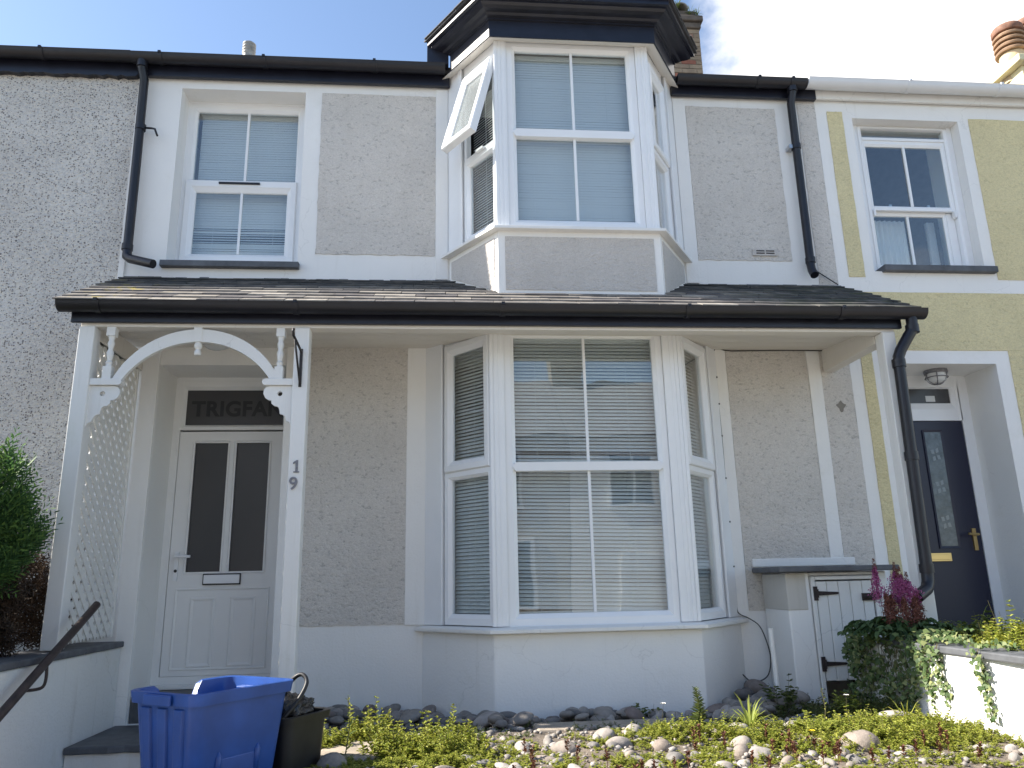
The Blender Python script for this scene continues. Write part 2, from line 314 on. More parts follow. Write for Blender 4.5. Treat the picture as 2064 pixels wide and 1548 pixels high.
# lichen and moss on the porch slates, plus eaves and bay shade painted in
def lichen_and_shade(m):
    n = m.node_tree; b = n.nodes['Principled BSDF']
    src = b.inputs['Base Color'].links[0].from_socket
    v, g = objco(n); sp = n.nodes.new('ShaderNodeSeparateXYZ'); n.links.new(v, sp.inputs[0])
    a = ramp(n, sp.outputs['X'], [(0.0, (0, 0, 0)), (1.0, (0, 0, 0))])
    mr = n.nodes.new('ShaderNodeMapRange'); mr.inputs[1].default_value = -1.9; mr.inputs[2].default_value = -2.2; n.links.new(sp.outputs['X'], mr.inputs[0])
    mu = n.nodes.new('ShaderNodeMath'); mu.operation = 'MULTIPLY'; n.links.new(mr.outputs[0], mu.inputs[0])
    n.links.new(ramp(n, noise(n, v, 9, 5), [(0.56, (0, 0, 0)), (0.66, (0.8, 0.8, 0.8))]), mu.inputs[1])
    c = mixrgb(n, mu.outputs[0], src, (0.36, 0.29, 0.06))
    mr2 = n.nodes.new('ShaderNodeMapRange'); mr2.inputs[1].default_value = 2.2; mr2.inputs[2].default_value = 3.0; n.links.new(sp.outputs['X'], mr2.inputs[0])
    mu2 = n.nodes.new('ShaderNodeMath'); mu2.operation = 'MULTIPLY'; n.links.new(mr2.outputs[0], mu2.inputs[0])
    n.links.new(ramp(n, noise(n, v, 5, 5), [(0.45, (0, 0, 0)), (0.62, (1, 1, 1))]), mu2.inputs[1])
    c = mixrgb(n, mu2.outputs[0], c, (0.07, 0.09, 0.035))
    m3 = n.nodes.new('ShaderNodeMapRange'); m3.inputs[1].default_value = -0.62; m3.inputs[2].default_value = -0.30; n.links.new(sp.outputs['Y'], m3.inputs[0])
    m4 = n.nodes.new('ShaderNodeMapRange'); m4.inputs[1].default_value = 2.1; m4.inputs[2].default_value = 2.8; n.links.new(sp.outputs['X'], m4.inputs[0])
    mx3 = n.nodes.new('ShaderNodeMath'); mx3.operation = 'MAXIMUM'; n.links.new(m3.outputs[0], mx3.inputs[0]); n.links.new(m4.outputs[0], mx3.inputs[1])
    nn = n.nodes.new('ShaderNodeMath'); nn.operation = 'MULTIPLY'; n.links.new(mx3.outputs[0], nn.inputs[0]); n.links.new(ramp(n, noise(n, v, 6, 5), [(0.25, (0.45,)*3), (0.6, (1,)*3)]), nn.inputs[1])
    c = mixrgb(n, nn.outputs[0], c, (0.055, 0.056, 0.055))  # shade painted into the colour: upper courses below the eaves, right end past the bay
    n.links.new(c, b.inputs['Base Color'])
lichen_and_shade(M['slate'])

# ------------------------------------------------------------------ mesh helpers
class MB:
    def __init__(s): s.v = []; s.f = []; s.mi = []; s.T = None; s.m = 0
    def add(s, vs, fs):
        o = len(s.v)
        if s.T is not None: vs = [s.T(*p) for p in vs]
        s.v.extend([tuple(p) for p in vs]); s.f.extend([tuple(i+o for i in f) for f in fs]); s.mi.extend([s.m]*len(fs)); return s
    def box(s, x0, x1, y0, y1, z0, z1):
        return s.add([(x0,y0,z0),(x1,y0,z0),(x1,y1,z0),(x0,y1,z0),(x0,y0,z1),(x1,y0,z1),(x1,y1,z1),(x0,y1,z1)],
                     [(0,3,2,1),(4,5,6,7),(0,1,5,4),(1,2,6,5),(2,3,7,6),(3,0,4,7)])
    def prism_z(s, poly, z0, z1):
        n = len(poly)
        vs = [(x,y,z0) for x,y in poly]+[(x,y,z1) for x,y in poly]
        return s.add(vs, [tuple(range(n-1,-1,-1)), tuple(range(n,2*n))]+[(i,(i+1)%n,(i+1)%n+n,i+n) for i in range(n)])
    def prism_y(s, poly, y0, y1, holes=()):     # polygon in x,z extruded along y
        loops = [list(poly)]+[list(h) for h in holes]
        flat = [p for l in loops for p in l]; n = len(flat)
        tri = tessellate_polygon([[Vector((a,b,0)) for a,b in l] for l in loops])
        vs = [(a,y0,b) for a,b in flat]+[(a,y1,b) for a,b in flat]
        fs = [tuple(t) for t in tri]+[tuple(i+n for i in reversed(t)) for t in tri]
        o = 0
        for l in loops:
            k = len(l); fs += [(o+i, o+(i+1)%k, o+(i+1)%k+n, o+i+n) for i in range(k)]; o += k
        return s.add(vs, fs)
    def ring(s, o, i, prof):      # mitred frame: outer rect o, inner rect i (u0,u1,z0,z1); profile of (t, n)
        k = len(prof); vs = []
        for cu, cz in ((0,2),(1,2),(1,3),(0,3)):
            for t, n in prof: vs.append((o[cu]*(1-t)+i[cu]*t, n, o[cz]*(1-t)+i[cz]*t))
        fs = []
        for c in range(4):
            d = (c+1)%4
            for a in range(k):
                b = (a+1)%k; fs.append((c*k+a, d*k+a, d*k+b, c*k+b))
        return s.add(vs, fs)
    def tube(s, pts, r, seg=10, caps=True):
        pts = [Vector(p) for p in pts]; n = len(pts); rs = r if isinstance(r, (list, tuple)) else [r]*n
        vs = []; up = None
        for i, p in enumerate(pts):
            t = ((pts[min(i+1,n-1)]-p).normalized()+(p-pts[max(i-1,0)]).normalized())
            if t.length < 1e-6: t = Vector((0,0,1))
            t.normalize()
            if up is None:
                up = Vector((0,0,1)) if abs(t.z) < .9 else Vector((1,0,0))
            a = up - t*up.dot(t)
            if a.length < 1e-5: a = Vector((1,0,0)).cross(t)
            a.normalize(); b = t.cross(a); up = a
            for k in range(seg):
                an = 2*math.pi*k/seg; vs.append(tuple(p+a*math.cos(an)*rs[i]+b*math.sin(an)*rs[i]))
        fs = [(i*seg+k, i*seg+(k+1)%seg, (i+1)*seg+(k+1)%seg, (i+1)*seg+k) for i in range(n-1) for k in range(seg)]
        if caps: fs += [tuple(range(seg-1,-1,-1)), tuple(range((n-1)*seg, n*seg))]
        return s.add(vs, fs)
    def lathe(s, c, prof, seg=20):   # prof (r, z) about vertical axis at c
        vs = []; k = len(prof)
        for i in range(seg):
            a = 2*math.pi*i/seg
            for r, z in prof: vs.append((c[0]+r*math.cos(a), c[1]+r*math.sin(a), c[2]+z))
        fs = [(i*k+j, ((i+1)%seg)*k+j, ((i+1)%seg)*k+j+1, i*k+j+1) for i in range(seg) for j in range(k-1)]
        return s.add(vs, fs)
    def sweep(s, path, prof, ye=None):     # path xy polyline, closed profile of (outward offset, z); right-hand side of travel = outward
        k = len(prof); rows = [offset_path(path, o, ye) for o, z in prof]; n = len(path)
        vs = [(rows[j][i][0], rows[j][i][1], prof[j][1]) for i in range(n) for j in range(k)]
        fs = [(i*k+j, (i+1)*k+j, (i+1)*k+(j+1)%k, i*k+(j+1)%k) for i in range(n-1) for j in range(k)]
        fs += [tuple(range(k-1,-1,-1)), tuple(range((n-1)*k, n*k))]
        return s.add(vs, fs)
    def np(s, V, F):
        o = len(s.v); s.v.extend(map(tuple, V)); s.f.extend([tuple(int(i)+o for i in f) for f in F]); s.mi.extend([s.m]*len(F)); return s

def offset_path(path, o, ye=None):
    n = len(path); seg = []
    for i in range(n-1):
        dx, dy = path[i+1][0]-path[i][0], path[i+1][1]-path[i][1]; l = math.hypot(dx, dy)
        seg.append((dx/l, dy/l, dy/l, -dx/l))
    res = []
    for i in range(n):
        if i in (0, n-1):
            d = seg[0] if i == 0 else seg[-1]
            p = [path[i][0]+d[2]*o, path[i][1]+d[3]*o]
            if ye is not None and abs(d[1]) > 1e-6:
                t = (ye-p[1])/d[1]; p = [p[0]+d[0]*t, ye]
        else:
            a, b = seg[i-1], seg[i]; nx, ny = a[2]+b[2], a[3]+b[3]; l = math.hypot(nx, ny); nx /= l; ny /= l
            q = o/(nx*a[2]+ny*a[3]); p = [path[i][0]+nx*q, path[i][1]+ny*q]
        res.append(p)
    return res

def woff(o):
    v = Vector((0,0,0))
    while o is not None: v += o.location; o = o.parent
    return v
def part(name, mb, mats, parent=None, smooth=False, bevel=0, auto=None, kind=None, label=None):
    me = bpy.data.meshes.new(name)
    off = woff(parent) if parent is not None else Vector((0,0,0))
    me.from_pydata([(a-off.x, b-off.y, c-off.z) for a, b, c in mb.v], [], mb.f)
    if not isinstance(mats, (list, tuple)): mats = [mats]
    for m in mats: me.materials.append(M[m] if isinstance(m, str) else m)
    if len(mats) > 1: me.polygons.foreach_set('material_index', mb.mi)
    bm = bmesh.new(); bm.from_mesh(me); bmesh.ops.recalc_face_normals(bm, faces=bm.faces); bm.to_mesh(me); bm.free()
    if smooth:
        me.polygons.foreach_set('use_smooth', [True]*len(me.polygons))
        if auto: me.set_sharp_from_angle(angle=R(auto))
    me.update()
    o = bpy.data.objects.new(name, me); COL.objects.link(o)
    if parent is not None: o.parent = parent
    if bevel:
        b = o.modifiers.new('edge', 'BEVEL'); b.width = bevel; b.segments = 2; b.limit_method = 'ANGLE'; b.angle_limit = R(40)
    if kind: o['kind'] = kind
    if label: o['label'] = label
    return o
def rawpart(name, V, F, m, parent=None, kind=None, smooth=False, mi=None):      # many small faces, numpy
    me = bpy.data.meshes.new(name); off = woff(parent) if parent is not None else Vector((0,0,0))
    V = np.asarray(V, dtype=np.float64) - np.array(off[:]); F = np.asarray(F)
    me.vertices.add(len(V)); me.vertices.foreach_set('co', V.ravel().astype(np.float32))
    k = F.shape[1]; me.loops.add(F.size); me.loops.foreach_set('vertex_index', F.ravel().astype(np.int32))
    me.polygons.add(len(F)); me.polygons.foreach_set('loop_start', np.arange(0, F.size, k, dtype=np.int32))
    ms = m if isinstance(m, (list, tuple)) else [m]
    for q in ms: me.materials.append(M[q])
    if mi is not None: me.polygons.foreach_set('material_index', np.asarray(mi, dtype=np.int32))
    if smooth: me.polygons.foreach_set('use_smooth', [True]*len(F))
    me.update(calc_edges=True); me.validate()
    o = bpy.data.objects.new(name, me); COL.objects.link(o)
    if parent is not None: o.parent = parent
    if kind: o['kind'] = kind
    return o
def thing(name, loc, label, cat, group=None):
    o = bpy.data.objects.new(name, None); COL.objects.link(o); o.location = loc; o.empty_display_size = 0.2
    o['label'] = label; o['category'] = cat
    if group: o['group'] = group
    return o
def tag(o, label, cat, group=None):
    o['label'] = label; o['category'] = cat
    if group: o['group'] = group
    return o
def sub(name, parent):
    o = bpy.data.objects.new(name, None); COL.objects.link(o); o.parent = parent; o.empty_display_size = 0.1
    return o
def facade(mb, x0, x1, z0, z1, holes, y0=0.0, y1=0.3):
    xs = sorted({x0, x1, *[h[0] for h in holes], *[h[1] for h in holes]}); zs = sorted({z0, z1, *[h[2] for h in holes], *[h[3] for h in holes]})
    def solid(i, j):
        if i < 0 or j < 0 or i >= len(xs)-1 or j >= len(zs)-1: return False
        cx, cz = (xs[i]+xs[i+1])/2, (zs[j]+zs[j+1])/2
        return not any(h[0] < cx < h[1] and h[2] < cz < h[3] for h in holes)
    for i in range(len(xs)-1):
        for j in range(len(zs)-1):
            if not solid(i, j): continue
            a, b, c, d = xs[i], xs[i+1], zs[j], zs[j+1]
            mb.add([(a,y0,c),(b,y0,c),(b,y0,d),(a,y0,d)], [(0,1,2,3)]); mb.add([(a,y1,c),(b,y1,c),(b,y1,d),(a,y1,d)], [(3,2,1,0)])
            for (di, dj, q) in ((-1,0,[(a,y0,c),(a,y0,d),(a,y1,d),(a,y1,c)]),(1,0,[(b,y0,c),(b,y1,c),(b,y1,d),(b,y0,d)]),
                                (0,-1,[(a,y0,c),(a,y1,c),(b,y1,c),(b,y0,c)]),(0,1,[(a,y0,d),(b,y0,d),(b,y1,d),(a,y1,d)])):
                if not solid(i+di, j+dj): mb.add(q, [(0,1,2,3)])
def shell(mb, x0, x1, yb, zt, floors=(), zb=-0.6):
    mb.box(x0, x0+0.12, 0.51, yb, zb, zt); mb.box(x1-0.12, x1, 0.51, yb, zb, zt); mb.box(x0+0.13, x1-0.13, yb-0.15, yb, zb, zt)
    for f in floors: mb.box(x0+0.13, x1-0.13, 0.51, yb-0.16, f, f+0.2)
def frame_T(origin, d):      # local (u, n, z) -> world; u along d, n outward (right-hand side of travel)
    ox, oy = origin; l = math.hypot(*d); dx, dy = d[0]/l, d[1]/l; nx, ny = dy, -dx
    return lambda u, n, z: (ox+dx*u+nx*n, oy+dy*u+ny*n, z)
FT = lambda y: (lambda u, n, z: (u, y-n, z))

PROF = [(0,-0.05),(0,0.0),(0.62,0.0),(0.72,-0.006),(0.97,-0.020),(1.0,-0.026),(1.0,-0.05)]
SASH = [(0,-0.03),(0,0.012),(0.08,0.020),(0.55,0.020),(0.66,0.012),(0.95,-0.004),(1.0,-0.010),(1.0,-0.03)]
def pane(parent, T, r, n=-0.035, m='glass', name='pane'):
    mb = MB(); mb.T = T; mb.box(r[0]-0.004, r[1]+0.004, n-0.004, n, r[2]-0.004, r[3]+0.004)
    return part(name, mb, m, parent)
def bar(parent, T, u, z0, z1, w=0.022, n0=-0.033, n1=-0.018):
    mb = MB(); mb.T = T; mb.box(u-w/2, u+w/2, n0, n1, z0, z1)
    return part('glazing_bar', mb, 'upvc', parent, bevel=0.003)
def blind(parent, T, u0, u1, z0, z1, n=-0.11, pitch=0.0265, tilt=48, w=0.027, sag=0.0, gaps=(), jitter=3, cords=(0.2, 0.8), head=True):
    mb = MB(); mb.T = T; z = z1-0.02; i = 0
    rnd = random.Random(int((u0+z0)*1000))
    L = z1-z0
    while z > z0+0.02:
        t = R(tilt+rnd.uniform(-jitter, jitter)); k = (z1-z)/L
        for g, a in gaps:
            if abs(z-g) < pitch*0.6: t += R(a)
        dz0 = sag*k*1.0; c, s_ = math.cos(t)*w/2, math.sin(t)*w/2
        e = rnd.uniform(-.001, .001)
        # curved slat: front-low edge, crown, back-high edge
        pts = [(c, -s_), (0, 0.0022), (-c, s_)]
        vs = []
        for (uu, dz) in ((u0, dz0*1.0+e), (u1, -e)):
            for a, b in pts: vs.append((uu, n+a, z+b+dz))
            for a, b in reversed(pts): vs.append((uu, n+a, z+b+dz-0.0008))
        fs = [(j, (j+1) % 6, 6+(j+1) % 6, 6+j) for j in range(6)]
        mb.add(vs, fs); z -= pitch; i += 1
    mb.box(u0, u1, n-0.012, n+0.012, z0+sag*0.5, z0+sag*0.5+0.014)
    if head: mb.box(u0, u1, n-0.016, n+0.016, z1-0.018, z1+0.008)
    for q in cords:
        uu = u0+(u1-u0)*q; mb.box(uu-0.0012, uu+0.0012, n+0.0145, n+0.0165, z0, z1)
    return part('blind', mb, 'blind', parent)
def curve_text(txt, size, depth, name, m, parent, loc, rot, extra=0.0, font_bold=0.0):
    cu = bpy.data.curves.new(name, 'FONT'); cu.body = txt; cu.size = size; cu.extrude = depth; cu.offset = font_bold; cu.space_character = 1.0+extra
    o = bpy.data.objects.new(name, cu); COL.objects.link(o); bpy.context.view_layer.update()
    me = bpy.data.meshes.new_from_object(o.evaluated_get(bpy.context.evaluated_depsgraph_get())); COL.objects.unlink(o); bpy.data.objects.remove(o)
    me.materials.clear(); me.materials.append(M[m]); p = bpy.data.objects.new(name, me); COL.objects.link(p)
    if parent is not None: p.parent = parent; loc = Vector(loc)-woff(parent)
    p.location = loc; p.rotation_euler = rot
    return p

# ------------------------------------------------------------------ ground, pavement, road
mb = MB(); mb.add([(-400,-400,-0.72),(400,-400,-0.72),(400,400,-0.72),(-400,400,-0.72)], [(0,1,2,3)]); part('ground', mb, 'asphalt', kind='structure')
mb = MB(); mb.box(-60, 60, -10.0, -5.0, -0.80, -0.712); part('road', mb, 'asphalt', kind='structure')
mb = MB(); mb.box(-60, 60, -4.87, -3.32, -0.80, -0.60); mb.box(-60, 60, -13.0, -10.13, -0.80, -0.60); part('pavement', mb, 'pave', kind='structure')
mb = MB(); mb.box(-60, 60, -5.0, -4.88, -0.80, -0.594); mb.box(-60, 60, -10.12, -10.0, -0.80, -0.594); part('kerb', mb, 'kerb', kind='structure', bevel=0.015)

def hgt(x, y):    # garden bed surface
    t = min(1, max(0, (-y-0.6)/0.9)); t = t*t*(3-2*t)
    return -0.01 + 0.10*t + 0.045*max(0, min(1, (x-1.6)/1.0))*(1-t) + 0.012*math.sin(3.1*x+1.3*y)+0.010*math.sin(5.3*y-2.2*x+1)
mb = MB(); nx, ny = 110, 50
gx = np.linspace(-1.42, 2.90, nx); gy = np.linspace(0.02, -2.98, ny)
for j in range(ny):
    for i in range(nx): mb.v.append((gx[i], gy[j], hgt(gx[i], gy[j])+0.006*math.sin(17*gx[i]+9*gy[j])))
for j in range(ny-1):
    for i in range(nx-1): mb.f.append((j*nx+i, j*nx+i+1, (j+1)*nx+i+1, (j+1)*nx+i)); mb.mi.append(0)
part('garden_bed', mb, 'soil', kind='structure', smooth=True)

# ------------------------------------------------------------------ bay outline data
UB = [(0.03,0.0),(0.42,-0.58),(1.74,-0.58),(2.13,0.0)]
LB = [(-0.16,0.0),(0.345,-0.585),(1.825,-0.585),(2.33,0.0)]

# ================================================================== THE MIDDLE HOUSE
H = thing('terraced_house', (0.42, 0, 0), 'grey roughcast and white terraced house with two bay windows and a slated porch', 'house', 'terraced houses')
mb = MB()
HOLES = [(-2.27,-1.21,3.53,5.165),(0.13,2.03,3.62,5.30),(-0.08,2.25,0.62,2.78),(-2.23,-1.25,0.0,2.65)]
facade(mb, -2.62, 3.47, -0.7, 5.36, HOLES, 0.0, 0.5)
part('wall', mb, 'white', H)
mb = MB(); shell(mb, -2.62, 3.47, 7.9, 5.30, (2.95,), -0.6); part('party_wall', mb, 'interior', H)
# roughcast panels, proud of the white bands
def castpanel(x0, x1, z0, z1, m='cast', parent=H, y=0.0, wob=0.004):
    mb = MB(); n = 26; rr = random.Random(int(x0*977+z0*131))
    poly = []
    for (a, b) in (((x0,z0),(x1,z0)),((x1,z0),(x1,z1)),((x1,z1),(x0,z1)),((x0,z1),(x0,z0))):
        for k in range(n):
            t = k/n; poly.append((a[0]+(b[0]-a[0])*t+rr.uniform(-wob,wob), a[1]+(b[1]-a[1])*t+rr.uniform(-wob,wob)))
    mb.prism_y(poly, y-0.007, y+0.02); return part('render_panel', mb, m, parent)
castpanel(-1.066, -0.063, 3.62, 5.16); castpanel(2.236, 3.09, 3.622, 5.155)
castpanel(-1.118, -0.275, 0.63, 2.83); castpanel(2.395, 3.105, 0.66, 2.83)
castpanel(3.225, 3.487, 0.66, 2.86); castpanel(3.315, 3.487, 3.36, 5.24)
# pilaster strips
for (a, b, c, d) in ((-0.285,-0.135,0.62,2.80),(2.265,2.392,0.62,2.80),(3.108,3.222,1.04,2.82),(-0.062,0.045,3.40,5.235),(2.115,2.232,3.40,5.235)):
    mb = MB(); mb.box(a, b, -0.012, 0.01, c, d); part('pilaster', mb, 'white', H, bevel=0.004)
for a, b in ((-2.36,-2.232),(-1.248,-1.122)):
    mb = MB(); mb.box(a, b, -0.03, 0.01, -0.05, 2.80); part('door_surround', mb, 'white', H, bevel=0.006)
mb = MB(); mb.box(2.455, 3.31, -0.016, 0.01, 0.992, 1.055); part('plaster_band', mb, 'white', H, bevel=0.006)
# patch of bare render by the right strip
mb = MB(); a = [(3.365+0.045*math.cos(t)*(0.8+0.3*math.sin(3*t)), 2.30+0.05*math.sin(t)*(0.8+0.25*math.cos(4*t))) for t in np.linspace(0, 6.28, 24)[:-1]]
mb.prism_y(a, -0.0095, 0.0); part('render_patch', mb, 'mortar', H)

# main roof, fascia, gutter
def roofmesh(x0, x1, ze=5.40, yr=4.1, zr=8.25, yb=8.2):
    mb = MB(); poly = [(-0.10,ze),(yr,zr),(yb,ze),(yb,ze-0.12),(yr,zr-0.14),(-0.10,ze-0.06)]
    mb.add([(x0,a,b) for a,b in poly]+[(x1,a,b) for a,b in poly], [(0,1,4,5),(1,2,3,4),(6,11,10,7),(7,10,9,8),(0,6,7,1),(1,7,8,2),(2,8,9,3),(3,9,10,4),(4,10,11,5),(5,11,6,0)]); return mb
part('roof', roofmesh(-2.62, 3.47), 'roof', H)
def gutterparts(parent, x0, x1, y, z, r, m, clips, endcap=True):
    mb = MB(); k = 12
    for (xa, xb) in ((x0, x1),):
        pr = [(y+r*math.cos(math.pi+math.pi*i/k), z+r*math.sin(math.pi+math.pi*i/k)) for i in range(k+1)]
        pr = [(y-r-0.004, z+0.006)]+pr+[(y+r+0.002, z+0.004)]
        inn = [(y+(r-0.004)*math.cos(-math.pi*i/k), z+(r-0.004)*math.sin(-math.pi*i/k)) for i in range(k+1)]
        loop = pr+inn; n = len(loop)
        mb.add([(xa,a,b) for a,b in loop]+[(xb,a,b) for a,b in loop], [(i,(i+1)%n,(i+1)%n+n,i+n) for i in range(n)])
        for xe in (xa, xb):
            mb.add([(xe,a,b) for a,b in pr], [tuple(range(len(pr)))])
    for c in clips:
        pr = [(y+(r+0.006)*math.cos(math.pi+math.pi*i/k), z+(r+0.006)*math.sin(math.pi+math.pi*i/k)) for i in range(k+1)]
        n = len(pr); mb.add([(c-0.02,a,b) for a,b in pr]+[(c+0.02,a,b) for a,b in pr], [(i,i+1,i+1+n,i+n) for i in range(n-1)]+[tuple(range(n)), tuple(range(n,2*n))])
        mb.box(c-0.012, c+0.012, y-r-0.012, y-r+0.01, z-0.004, z+0.016)
    return part('gutter', mb, m, parent, smooth=True, auto=35)
for a, b in ((-2.60,0.06),(2.10,3.487)):
    mb = MB(); mb.box(a, b, -0.06, -0.02, 5.238, 5.375); part('fascia', mb, 'black_paint', H, bevel=0.004)
gutterparts(H, -2.66, 0.02, -0.125, 5.378, 0.062, 'black', (-2.42, -1.55, -0.6))
gutterparts(H, 2.13, 3.36, -0.125, 5.362, 0.062, 'black', (2.9, 3.22))
# downpipes on the upper wall
mb = MB(); mb.tube([(-2.575,-0.125,5.33),(-2.575,-0.12,5.26),(-2.565,-0.075,5.18),(-2.555,-0.075,4.4),(-2.55,-0.075,3.60),(-2.545,-0.085,3.535),(-2.50,-0.12,3.50),(-2.29,-0.20,3.425)], 0.036, 14)
for z in (4.72, 3.62): mb.tube([(-2.553,-0.075,z-0.025),(-2.553,-0.075,z+0.025)], 0.043, 14)
mb.tube([(-2.575,-0.125,5.27),(-2.575,-0.125,5.34)], 0.044, 14)
o = part('downpipe', mb, 'black', H, smooth=True, auto=45)
mb = MB(); mb.tube([(-2.52,-0.07,4.72),(-2.46,-0.075,4.715),(-2.43,-0.09,4.70),(-2.40,-0.10,4.63)], 0.009, 8); part('pipe_clip', mb, 'black', o, smooth=True)
mb = MB(); mb.tube([(3.225,-0.125,5.33),(3.225,-0.12,5.25),(3.222,-0.075,5.17),(3.220,-0.075,4.3),(3.218,-0.075,3.56),(3.216,-0.09,3.50),(3.213,-0.13,3.44)], 0.036, 14)
for z in (4.72, 3.60): mb.tube([(3.22,-0.075,z-0.025),(3.22,-0.075,z+0.025)], 0.043, 14)
mb.tube([(3.225,-0.125,5.26),(3.225,-0.125,5.33)], 0.044, 14)
o = part('downpipe', mb, 'black', H, smooth=True, auto=45)
mb = MB(); mb.box(3.15, 3.20, -0.09, -0.01, 4.70, 4.735); part('pipe_clip', mb, 'steel', o)

# ---- upper left window
def upper_left_window():
    w = sub('window', H); T = FT(0.20)
    mb = MB(); mb.T = T
    mb.ring((-2.272,-1.208,3.53,5.166), (-2.25,-1.26,3.61,5.15), [(0,-0.06),(0,0.004),(1,0.004),(1,-0.06)])
    mb.ring((-2.25,-1.26,4.365,5.15), (-2.19,-1.31,4.40,5.08), PROF)
    mb.ring((-2.25,-1.26,3.61,4.365), (-2.20,-1.305,3.645,4.345), [(0,-0.05),(0,0.0),(1,0.0),(1,-0.05)])
    part('frame', mb, 'upvc', w)
    mb = MB(); mb.T = T; mb.ring((-2.235,-1.285,3.622,4.385), (-2.147,-1.368,3.695,4.275), SASH); part('casement', mb, 'upvc', w)
    mb = MB(); mb.T = T; mb.box(-1.95, -1.60, 0.0205, 0.034, 4.345, 4.362); part('trickle_vent', mb, 'black', w)
    pane(w, T, (-2.19,-1.31,4.40,5.08)); pane(w, T, (-2.147,-1.368,3.695,4.275), -0.018)
    bar(w, T, -1.745, 4.40, 5.08); bar(w, T, -1.757, 3.695, 4.275, n0=-0.016, n1=-0.004)
    blind(w, T, -2.18, -1.32, 3.66, 5.10, n=-0.12, tilt=74, jitter=1.2, pitch=0.024, gaps=((3.98,-26),(3.93,-26),(3.89,-26),(3.85,-30),(3.79,-14)))
    mb = MB(); mb.box(-2.30, -1.19, -0.055, 0.18, 3.475, 3.528); part('sill', mb, 'slate_trim', w, bevel=0.005)
upper_left_window()

# ---- upper bay
def bay_glazing(B, base, z0, z1, name_blind, front, wing, tilt, open_left):
    """front: (outer u0,u1, glass u0,u1, transom z0,z1, low glass z0, high glass z1) in x."""
    pass
UBAY = sub('bay_window', H)
path = UB
# apron below the windows
mb = MB(); mb.prism_z([(0.055,0.06)]+[(0.055,-0.0),(0.43,-0.565),(1.73,-0.565),(2.105,0.0)]+[(2.105,0.06)], 2.86, 3.59); part('apron', mb, 'white', UBAY)
def wing_T(a, b): return frame_T(a, (b[0]-a[0], b[1]-a[1]))
AP = [(0.055,0.0),(0.43,-0.565),(1.73,-0.565),(2.105,0.0)]
mb = MB()
for a, b, u0, u1 in ((AP[0],AP[1],0.04,0.635),(AP[1],AP[2],0.055,1.245),(AP[2],AP[3],0.045,0.64)):
    mb.T = wing_T(a, b)
    if a is AP[1]: zl, zr = 3.10, 3.10
    elif a is AP[0]: zl, zr = 3.395, 3.10
    else: zl, zr = 3.10, 3.395
    poly = [(u0,zl),(u1,zr),(u1,3.545),(u0,3.545)]
    n = 4; mb.add([(p[0],-0.01,p[1]) for p in poly]+[(p[0],0.006,p[1]) for p in poly], [(0,1,2,3),(7,6,5,4),(0,4,5,1),(1,5,6,2),(2,6,7,3),(3,7,4,0)])
part('render_panel', mb, 'cast_fine', UBAY)
mb = MB(); mb.sweep(path, [(0.045,3.590),(0.045,3.615),(0.0,3.628),(-0.08,3.630),(-0.08,3.590)], 0.0); part('sill', mb, 'wood_white', UBAY, bevel=0.003)
